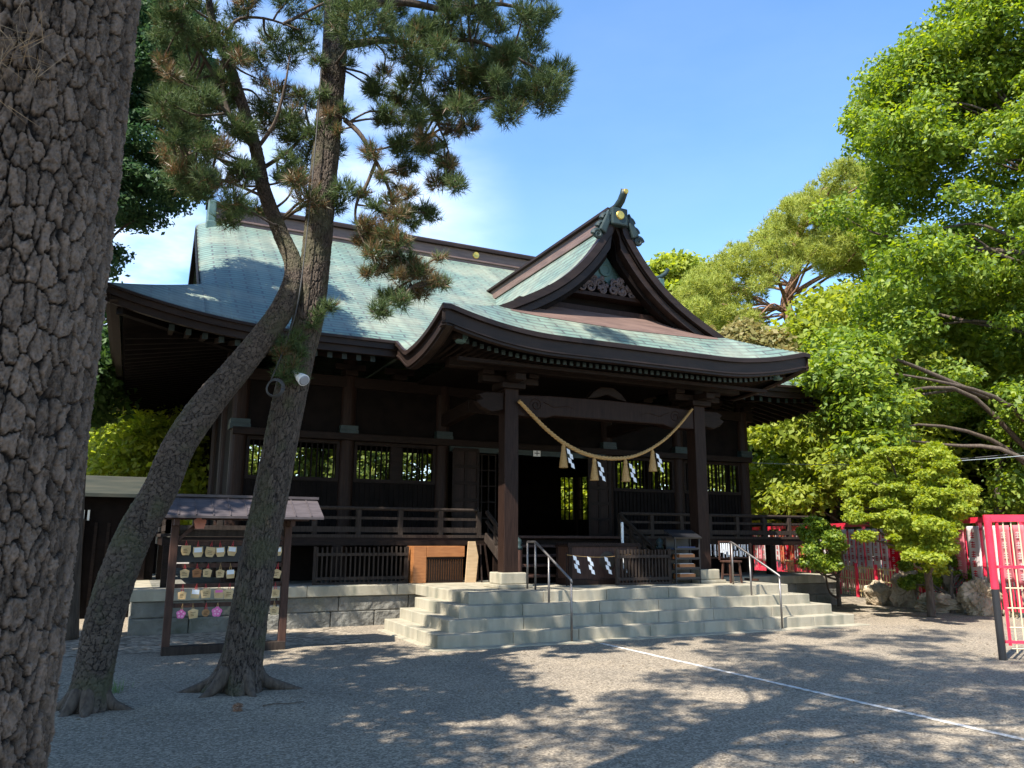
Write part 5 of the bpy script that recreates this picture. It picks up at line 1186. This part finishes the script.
# tufts growing from the trunk itself
for x, y, b in ((320,312,0),(330,305,0),(312,322,0),(300,335,0),(288,342,0),(282,352,1),(292,364,1),(300,352,0),(283,374,0),(296,376,0),(322,92,0),(330,112,1),(338,130,1),(345,108,0),(350,62,0),(318,60,0)):
    clB.append(cp(x, y, 9.5, rgB.uniform(.10, .15), b))
for x, y in ((360,20),(300,-40),(340,-60),(390,-80),(270,-90),(330,-130),(380,-150),(300,-170),(430,-90),(460,-60),(350,-230),(320,-260),(400,-210),(250,-160),(480,-120)):
    clB.append(cp(x, y, rgB.uniform(8.6, 10.8), rgB.uniform(.3, .5), 0))
for c in crown_pts([(365,-5),(560,-5),(562,105),(470,112),(440,180),(385,140)], 30, 8.9, 10.4, rgB): clB.append((c, rgB.uniform(.14, .24), 0))
for c in crown_pts([(362,190),(420,180),(452,280),(405,308),(362,270)], 18, 9.2, 9.8, rgB): clB.append((c, rgB.uniform(.10, .17), int(rgB.random() < .7)))
for c in crown_pts([(385,95),(470,105),(462,185),(395,190)], 10, 9.2, 9.9, rgB): clB.append((c, rgB.uniform(.10, .16), int(rgB.random() < .5)))
limbB = [([ath(345, 46, 9.7), ath(385, 40, 9.6), ath(425, 46, 9.6), ath(470, 40, 9.6), ath(520, 60, 9.6), ath(552, 78, 9.6)], .055, .012),
         ([ath(338, 8, 9.7), ath(400, 2, 9.9), ath(450, 10, 9.9), ath(500, 4, 9.9), ath(540, 16, 9.9)], .07, .014),
         ([ath(345, 120, 9.6), ath(360, 134, 9.5), ath(374, 158, 9.5), ath(388, 186, 9.5), ath(396, 220, 9.5), ath(400, 260, 9.5), ath(412, 286, 9.5)], .035, .008),
         ([ath(376, 162, 9.5), ath(366, 186, 9.5), ath(357, 202, 9.5), ath(356, 222, 9.5), ath(366, 246, 9.5), ath(384, 268, 9.5)], .025, .008),
         ([ath(425, 46, 9.6), ath(420, 80, 9.5), ath(436, 120, 9.5), ath(448, 150, 9.5), ath(450, 180, 9.5)], .022, .006),
         ([ath(470, 40, 9.6), ath(480, 70, 9.5), ath(500, 100, 9.5), ath(512, 115, 9.5)], .025, .006)]
tb = pine('pine_tree', 'upright pine with grey furrowed bark carrying a white floodlight', pathB, radB, dict(cw=.030, ch=.15, depth=.014, seed=7.0), clB, 190, rgB, 0, limbB, flB)
rgA = np.random.default_rng(44)
pathA = [ath(x, y, d) for x, y, d in ((87, 712, 9.25), (97, 655, 9.25), (108, 607, 9.25), (121, 567, 9.26), (137, 530, 9.28), (160, 490, 9.3), (179, 446, 9.33), (206, 406, 9.4), (240, 366, 9.45), (266, 333, 9.5), (286, 302, 9.55), (294, 268, 9.7), (280, 232, 9.8), (264, 190, 9.9), (256, 150, 9.9), (241, 100, 9.9), (228, 60, 9.9), (212, 20, 9.9), (205, -40, 9.9))]
pathA[0][2] = GZ-.04
radA = [.18, .178, .178, .178, .177, .172, .168, .17, .152, .142, .132, .108, .092, .082, .074, .064, .054, .04, .025]
clA = []
for x, y in ((175,22),(198,40),(190,70),(172,92),(205,95),(222,30),(240,18),(228,78),(255,60),(270,36),(285,55),(295,28),(278,90),(262,104),(245,130),(272,128),(290,118),(308,104),(300,140),(318,128),(310,160),(285,160),(330,150),(322,182),(185,128),(170,150),(200,130),(195,165),(178,176),(215,112),(160,110),(166,60),(185,0),(220,-10),(250,-15),(285,0),(200,-40),(240,-50),(160,-10),(175,-50),(310,200),(335,205),(240,205),(228,222),(212,150)):
    clA.append(cp(x+rgA.uniform(-4, 4), y+rgA.uniform(-4, 4), rgA.uniform(9.2, 11.0), rgA.uniform(.17, .27), 0 if rgA.random() < .8 else 1))
for c in crown_pts([(150,-5),(330,-5),(345,190),(262,215),(180,195),(150,110)], 55, 9.2, 10.9, rgA): clA.append((c, rgA.uniform(.13, .23), int(rgA.random() < .15)))
limbA = [([ath(241, 100, 9.9), ath(225, 92, 10), ath(205, 60, 10), ath(185, 30, 10)], .045, .01),
         ([ath(256, 150, 9.9), ath(232, 120, 9.8), ath(222, 80, 9.8), ath(232, 25, 9.7), ath(262, 18, 9.6), ath(300, 30, 9.5)], .04, .01),
         ([ath(260, 170, 9.9), ath(290, 150, 10), ath(310, 130, 10), ath(328, 150, 10)], .03, .008),
         ([ath(258, 160, 9.9), ath(230, 165, 10.1), ath(205, 150, 10.2), ath(178, 160, 10.2)], .03, .008),
         ([ath(256, 150, 9.9), ath(275, 122, 9.7), ath(285, 85, 9.6), ath(290, 55, 9.6)], .028, .008)]
def flA(s, th): return 1+np.clip(1-s/.4, 0, 1)**2*(.22+.16*np.cos(th*3))
ta = pine('pine_tree', 'leaning mossy pine trunk bending up beside the upright pine', pathA, radA, dict(cw=.042, ch=.062, depth=.012, seed=11.0), clA, 150, rgA, 0, limbA, flA)
# roots of the upright pine
bB = ath(238, 690, 9.75); mb = MB()
for a, L_ in ((-.25, .62), (2.9, .55), (-1.3, .35), (.6, .5), (3.7, .4)):
    d = np.array([math.cos(a), math.sin(a), 0]); p = bB+d*.16
    mb.tube(spline([p+[0, 0, .22], p+d*.12+[0, 0, .09], p+d*L_*.6+[0, 0, .012], p+d*L_+[0, 0, -.05]], 12), np.linspace(.10, .02, 12), 8)
mb.build('roots', M['barkfar'], tb, smooth=True)

bA = ath(87, 712, 9.25); mb = MB()
for a, L_ in ((-.4, .45), (2.7, .40), (-1.6, .34), (.9, .4), (4.0, .3)):
    d = np.array([math.cos(a), math.sin(a), 0]); p = bA+d*.12
    mb.tube(spline([p+[0, 0, .20], p+d*.10+[0, 0, .08], p+d*L_*.6+[0, 0, .012], p+d*L_+[0, 0, -.05]], 12), np.linspace(.085, .018, 12), 8)
mb.build('roots', M['barkfar'], ta, smooth=True)
# floodlight, cable coil, cable on the upright pine
fl0 = ath(296, 374, 9.48); fl = thing('floodlight', 'white outdoor floodlight clamped to the upright pine trunk', 'lamp', fl0)
q = ath(306, 382, 9.30); d = nrm(q-fl0); mb = MB().tube([fl0-d*.06, fl0+d*.06, fl0+d*.10, fl0+d*.17, fl0+d*.20], [.035, .04, .055, .068, .07], 16); mb.build('lamp_housing', M['white'], fl)
MB().tube([fl0+d*.205, fl0+d*.215], [.062, .05], 16).build('lens', mk('grey_lens', (.25, .26, .28), .15), fl)
MB().beam(fl0-d*.05, fl0-d*.02+np.array([0, .16, -.02]), .03, .03).build('clamp', M['white'], fl)
cc = ath(275, 388, 9.40); mb = MB()
for k in range(4):
    a = np.linspace(0, 2*math.pi, 26); r_ = .085+.007*k; mb.tube([cc+RT*r_*math.cos(t)+np.array([0, 0, 1])*r_*1.05*math.sin(t)+FWD*(.012*k-.02+.01*math.sin(3*t)) for t in a], .0055, 6)
tag(mb.build('cable_coil', M['wire'], None, smooth=True, origin=cc), 'coil of grey cable hung on the upright pine below the floodlight', 'cable')
P = spline([ath(271, 380, 9.44), ath(287, 340, 9.46), ath(300, 290, 9.46), ath(313, 172, 9.46), ath(322, 60, 9.48), ath(326, -20, 9.5)], 40)
tag(MB().tube(P, .008, 6).build('cable', M['wire'], None, smooth=True, origin=P[0]), 'thin cable running straight up the front of the upright pine trunk', 'cable')

# ------------------------------------------------------------------ small things on the ground
g0 = ground(108, 692); n = 170; base = g0+np.stack([rg.normal(0, .09, n), rg.normal(0, .09, n), np.zeros(n)], -1); d = np.stack([rg.normal(0, .35, n), rg.normal(0, .35, n), np.ones(n)], -1)
V, F = needle_arrays(base, d, 1, .17, .009, rg, .1); tag(mesh_np('grass_tuft', V, F, M['grass'], None, origin=g0), 'small green grass tuft at the foot of the leaning pine', 'grass')
pc = ground(237, 711)+np.array([0, 0, .03]); mb = MB()
for k in range(46):
    a = k*2.4; z = -.04+.08*k/46; r_ = .035*math.sqrt(max(.05, 1-(z/.05)**2)); p = pc+np.array([z, r_*math.cos(a), r_*math.sin(a)]); o_ = nrm(p-pc)
    mb.beam(p-o_*.01, p+o_*.012+np.array([.006, 0, 0]), .016, .006)
tag(mb.build('pine_cone', M['barkred'], None, origin=pc), 'fallen pine cone on the gravel in front of the upright pine', 'pine cone')
tw = ground(275, 706); tag(MB().tube(spline([tw+[-.12, 0, .012], tw+[0, .03, .016], tw+[.14, .01, .012], tw+[.3, .05, .012]], 14), np.linspace(.007, .004, 14), 6).build('fallen_twig', M['barkfar'], None, origin=tw), 'thin dry twig lying on the gravel right of the pine cone', 'twig')

# ------------------------------------------------------------------ trees to the right
rg = np.random.default_rng(71)
poly = [(850,132),(868,78),(905,38),(952,10),(1000,-50),(1250,-80),(1300,200),(1250,430),(1060,430),(975,405),(915,415),(862,455),(832,432),(824,385),(812,358),(846,330),(872,300),(856,236),(834,212),(862,188),(858,160)]
cl = np.concatenate([crown_pts(poly, 380, 25.0, 31.0, rg), crown_pts([(850,130),(870,80),(930,30),(1000,0),(1000,130),(900,165)], 60, 25.5, 29.5, rg), crown_pts([(862,455),(832,432),(824,385),(812,358),(846,330),(880,340),(900,440)], 34, 21.5, 23.5, rg)]); rad = rg.uniform(.5, 1.2, len(cl))
b = ath(1110, 560, 27.8); b[2] = GZ
broadleaf('broadleaf_tree', 'large leafy tree leaning in from the right edge with dark spreading boughs', 'tree', b, [b, b+[-.1, .1, 3], b+[-.35, .2, 6], b+[-.3, .4, 10], b+[.1, .3, 14]], [.34, .28, .24, .17, .06], cl, rad, 270000, .15, M['leafnear'], M['barkfar'], rg, 80, .5, r0=.11)
poly = [(765,440),(800,420),(830,300),(862,262),(920,240),(1090,200),(1120,540),(1000,540),(900,470),(830,500),(770,500)]
cl = crown_pts(poly, 150, 30, 40, rg); rad = rg.uniform(.9, 1.8, len(cl)); b = ath(862, 520, 34); b[2] = GZ
broadleaf('broadleaf_tree', 'bright sunlit tree behind the yellow-green shrub and red fence', 'tree', b, [b, b+[.1, 0, 3], b+[.6, .3, 6], b+[1.5, .5, 9]], [.28, .22, .16, .05], cl, rad, 90000, .25, M['leafmid'], M['barkfar'], rg, 40, .6)
poly = [(990,430),(1040,400),(1100,420),(1100,520),(1000,510)]
cl = crown_pts(poly, 40, 27, 31, rg); rad = rg.uniform(.8, 1.3, len(cl)); b = ath(1012, 560, 29); b[2] = GZ
broadleaf('broadleaf_tree', 'dark shaded tree at the right edge above the red gate', 'tree', b, [b, b+[0, .2, 2], b+[.2, .2, 4]], [.22, .2, .1], cl, rad, 22000, .18, M['leafnear'], M['barkfar'], rg, 16, .6)
# far pine with a leaning trunk above the porch roof
poly = [(678,305),(696,268),(735,248),(765,232),(790,200),(825,172),(850,162),(890,180),(890,260),(835,272),(818,256),(800,262),(770,276),(745,305),(770,330),(720,338),(690,330)]
cl = crown_pts(poly, 250, 34, 42, rg); rad = rg.uniform(.35, .85, len(cl)); b = ath(812, 560, 38); b[2] = GZ
t = thing('pine_tree', 'tall sunlit pine with bent reddish trunk rising beyond the porch roof', 'tree', b)
tp = [b, ath(806, 400, 38), ath(802, 340, 38), ath(790, 318, 38), ath(786, 300, 38), ath(797, 270, 38), ath(800, 230, 38), ath(815, 195, 38)]
MB().tube(spline(tp, 40), np.linspace(.42, .12, 40), 10).build('trunk', M['barkred'], t, smooth=True)
mb = MB(); limbs(mb, spline(tp, 40)[18:], None, cl, rg, 40, .14, .03)
for pts in ([(788, 306), (765, 310), (740, 312), (718, 318)], [(792, 285), (770, 283), (745, 290), (728, 296)], [(798, 262), (830, 240), (850, 225)]): mb.tube(spline([ath(x, y, 38) for x, y in pts], 12), np.linspace(.13, .04, 12), 7)
mb.build('limbs', M['barkred'], t, smooth=True)
P, D = tufts(cl, rad, 15, rg, .55); V, F = needle_arrays(P, D, 10, .27, .035, rg, .9); mesh_np('needles', V, F, M['leafpine'], t)
def ball_tree(name, label, poly, n, d0, d1, r0, r1, nleaf, size, lm, basepx, dist, seed, cat='tree', sq=.7):
    rg = np.random.default_rng(seed); cl = crown_pts(poly, n, d0, d1, rg); rad = rg.uniform(r0, r1, len(cl)); b = ath(basepx, 560, dist); b[2] = GZ
    top = cl.mean(0); return broadleaf(name, label, cat, b, [b, b*.7+np.array([top[0], top[1], top[2]*.5])*.3, b*.4+np.array([top[0], top[1], top[2]*.7])*.6, top], [.26, .22, .16, .05], cl, rad, nleaf, size, lm, M['barkfar'], rg, 24, sq)
ball_tree('round_tree', 'small round-crowned green tree just right of the porch gable', [(662,300),(655,272),(672,262),(700,262),(716,280),(725,330),(690,335)], 40, 44, 49, .9, 1.4, 20000, .34, M['leafmid'], 690, 46, 5)
ball_tree('tall_shrub', 'brownish green bush top just above the right slope of the porch roof', [(680,345),(700,325),(740,330),(790,338),(800,380),(700,370)], 30, 31, 34, .6, 1.0, 12000, .24, M['leafbrown'], 745, 32.5, 6, 'shrub')
ball_tree('broadleaf_tree', 'light green tree crown behind the right end of the porch roof', [(790,345),(815,310),(840,290),(870,300),(870,400),(810,400)], 40, 34, 39, .8, 1.4, 18000, .28, M['leafmid'], 830, 36, 8)
ball_tree('broadleaf_tree', 'sunlit yellow-green tree seen under the right eave beyond the veranda', [(752,438),(790,425),(835,430),(840,500),(755,512)], 45, 36, 41, 1.0, 1.6, 30000, .28, M['leafshrub'], 800, 38, 9)
ball_tree('broadleaf_tree', 'dense green tree filling the distance between pine and fence', [(720,330),(800,350),(900,330),(1060,280),(1100,540),(760,540)], 110, 42, 52, 1.6, 2.6, 40000, .5, M['leafmid'], 900, 47, 10)
ball_tree('broadleaf_tree', 'deep green tree mass behind the red fence at far right', [(860,440),(1000,420),(1140,400),(1140,545),(870,545)], 60, 33, 38, 1.1, 1.8, 26000, .34, M['leafdark'], 980, 35, 12)
# layered yellow-green shrub tree over the rocks
rg = np.random.default_rng(77); cl = []; 
for x0, x1, y, d in ((868,952,452,20.5),(852,962,472,20.2),(846,972,490,20),(850,968,506,19.8),(856,905,520,19.8),(925,958,520,19.5),(888,955,540,19.4),(905,950,556,19.3)):
    for k in range(int((x1-x0)/3.0)): cl.append(ath(x0+(x1-x0)*rg.uniform(0, 1), y+rg.normal(0, 8), d+rg.uniform(-1.4, 1.4)))
cl = np.array(cl); rad = rg.uniform(.13, .32, len(cl)); b = ath(930, 600, 20.3); b[2] = GZ
broadleaf('shrub_tree', 'spreading layered shrub with yellow-green leaves over the garden rocks', 'shrub', b, [b, b+[.02, 0, .8], b+[-.03, .05, 1.6], b+[0, .1, 2.6]], [.09, .08, .06, .02], cl, rad, 100000, .078, M['leafshrub'], M['barkfar'], rg, 70, .5, r0=.045)
cl = crown_pts([(802,534),(816,520),(838,532),(840,556),(828,572),(806,566)], 34, 19.5, 21.8, rg); rad = rg.uniform(.12, .28, len(cl)); b = ath(838, 585, 22.3); b[2] = GZ
broadleaf('shrub', 'small dark green shrub at the right corner of the stone podium', 'shrub', b, [b, b+[0, 0, .5], b+[.1, 0, 1.1]], [.06, .05, .02], cl, rad, 8000, .085, M['leafnear'], M['barkfar'], rg, 14, .7, r0=.03)

cl = crown_pts([(900,566),(930,556),(975,560),(1006,566),(1006,582),(960,580),(905,585)], 30, 21.9, 23.2, rg); rad = rg.uniform(.1, .26, len(cl)); b = ath(950, 585, 21.6); b[2] = GZ
broadleaf('shrub', 'low dark green shrubbery growing between the garden rocks', 'shrub', b, [b, b+[0, 0, .4], b+[.1, 0, .9]], [.06, .05, .02], cl, rad, 14000, .085, M['leafnear'], M['barkfar'], rg, 14, .7, r0=.03)

# ------------------------------------------------------------------ trees at left and behind the hall
ball_tree('cypress_tree', 'tall dark evergreen behind the massive foreground trunk', [(60,-60),(150,-60),(192,10),(204,70),(190,110),(214,150),(190,186),(172,212),(120,225),(132,243),(108,258),(60,280),(20,100)], 230, 13.5, 17.5, .3, .6, 170000, .08, M['cypress'], 70, 15.5, 21, sq=.4)
ball_tree('broadleaf_tree', 'bright green tree with slim trunk seen below the left eave', [(88,440),(130,425),(190,418),(215,460),(200,490),(90,490)], 50, 24, 29, .8, 1.3, 20000, .17, M['leafmid'], 126, 26, 22)
ball_tree('broadleaf_tree', 'dark green tree between the foreground trunk and the hall eave', [(40,300),(104,300),(104,380),(96,405),(40,410)], 35, 20, 24, .7, 1.1, 22000, .19, M['leafdark'], 70, 22, 23)
ball_tree('broadleaf_tree', 'broad green tree far beyond the low roofed wall', [(20,330),(120,380),(230,400),(240,530),(0,530)], 70, 36, 44, 1.5, 2.4, 26000, .45, M['leafmid'], 110, 40, 24)
def hedge_tree(label, c, rx, h, nleaf, lm, seed, n=46, size=.26):
    rg = np.random.default_rng(seed); cl = []
    for k in range(n):
        a = rg.uniform(0, 2*math.pi); q = math.sqrt(rg.uniform(0, 1)); z = rg.uniform(.12, 1); w = rx*(.55+.6*math.sin(math.pi*min(1, z*.9))); cl.append((c[0]+w*q*math.cos(a), c[1]+w*q*math.sin(a), h*z))
    cl = np.array(cl); rad = rg.uniform(.22, .38, n)*rx; b = np.array([c[0], c[1], GZ])
    return broadleaf('broadleaf_tree', label, 'tree', b, [b, b+[.1, 0, h*.3], b+[0, .1, h*.6], b+[.1, 0, h*.9]], [.2, .17, .12, .04], cl, rad, nleaf, size, lm, M['barkfar'], rg, 22, .75)
hedge_tree('green tree seen through the leftmost barred window of the hall', (.5, 23), 3.75, 9.2, 32000, M['leafwin'], 31, 80)
hedge_tree('green tree seen through the window left of the doorway', (5.8, 24.5), 4.00, 9.8, 32000, M['leafwin'], 32, 80)
hedge_tree('green tree seen through the doorway at the rear of the hall', (11.5, 24), 4.00, 9.8, 32000, M['leafshrub'], 33, 80)
hedge_tree('yellow-green tree seen through the window right of the doorway', (22.5, 15), 3.25, 8.6, 32000, M['leafwin'], 34, 80)
hedge_tree('yellow-green tree seen through the rightmost barred window of the hall', (26, 19), 3.00, 7.5, 28000, M['leafwin'], 35, 80)
hedge_tree('pale green tree seen through the rear corner grid of the hall', (15.6, 22), 3.0, 7.5, 26000, M['leafshrub'], 37, 70)
hedge_tree('green tree beyond the rear corner of the hall at right', (20.5, 20), 4.00, 10.3, 32000, M['leafmid'], 36, 80)
# unseen trees added outside the frame so their crowns shade forecourt and eave
def shade_tree(label, c, rx, z0, z1, seed, nleaf=26000, n=60, size=.2, rc=(.5, .95)):
    rg = np.random.default_rng(seed); cl = []
    for k in range(n):
        a = rg.uniform(0, 2*math.pi); q = math.sqrt(rg.uniform(0, 1)); cl.append((c[0]+rx*q*math.cos(a), c[1]+rx*q*math.sin(a), rg.uniform(z0, z1)))
    cl = np.array(cl); rad = rg.uniform(*rc, n); b = np.array([c[0], c[1], GZ])
    return broadleaf('shade_tree', label, 'tree', b, [b, b+[.1, 0, z0*.6], b+[0, .15, z0], b+[.1, .1, z1*.95]], [.32, .27, .22, .06], cl, rad, nleaf, size, M['leafdark'], M['barkfar'], rg, 26, .6)
shade_tree('unseen leafy tree left of the camera added to shade the left gravel', (-12.2, -11.0), 2.6, 5.5, 10.5, 54)
shade_tree('unseen leafy tree left of the camera added to shade the gravel around the pines', (-10.9, -7.2), 3.6, 5.5, 10.5, 51, 46000, 90)
shade_tree('unseen leafy tree left of the hall added to shade the podium and plaque rack', (-11.8, -2.0), 3.0, 5.5, 10.0, 52)
shade_tree('unseen leafy tree beyond the massive trunk added to shade the left eave of the hall', (-10.6, 8.5), 2.4, 5.5, 11.0, 55)
shade_tree('unseen leafy tree behind the camera added to shade the near gravel', (-7.5, -16.2), 3.2, 6.5, 11.5, 53, 12000, 34)

# fallen leaves and needles strewn over the gravel
rg = np.random.default_rng(90); n = 2600
x = rg.uniform(-7, 9, n); y = -9.5+9.0*rg.beta(1.2, 1.0, n); ok = ~((x > -1.4) & (x < 8.6) & (y > -1.4)); x, y = x[ok], y[ok]; n = len(x)
P = np.stack([x, y, np.full(n, GZ+.006)], -1); a = rg.uniform(0, 6.28, n); s_ = rg.uniform(.008, .03, n); w_ = s_*rg.uniform(.12, .5, n)
t1 = np.stack([np.cos(a), np.sin(a), rg.uniform(-.2, .2, n)], -1); t2 = np.stack([-np.sin(a), np.cos(a), np.zeros(n)], -1)
V = np.stack([P-t1*s_[:, None], P+t2*w_[:, None]+[0, 0, .004], P+t1*s_[:, None], P-t2*w_[:, None]+[0, 0, .004]], 1).reshape(-1, 3)
tag(mesh_np('leaf_litter', V, np.arange(4*n).reshape(n, 4), leafmat('dry_leaf_litter', [(.12, .08, .045), (.2, .14, .08), (.10, .09, .05), (.26, .20, .12)], .1), None, origin=(0, -4, GZ)), 'dry leaves and pine needles scattered thinly over the forecourt gravel', 'leaf litter', kind='stuff')
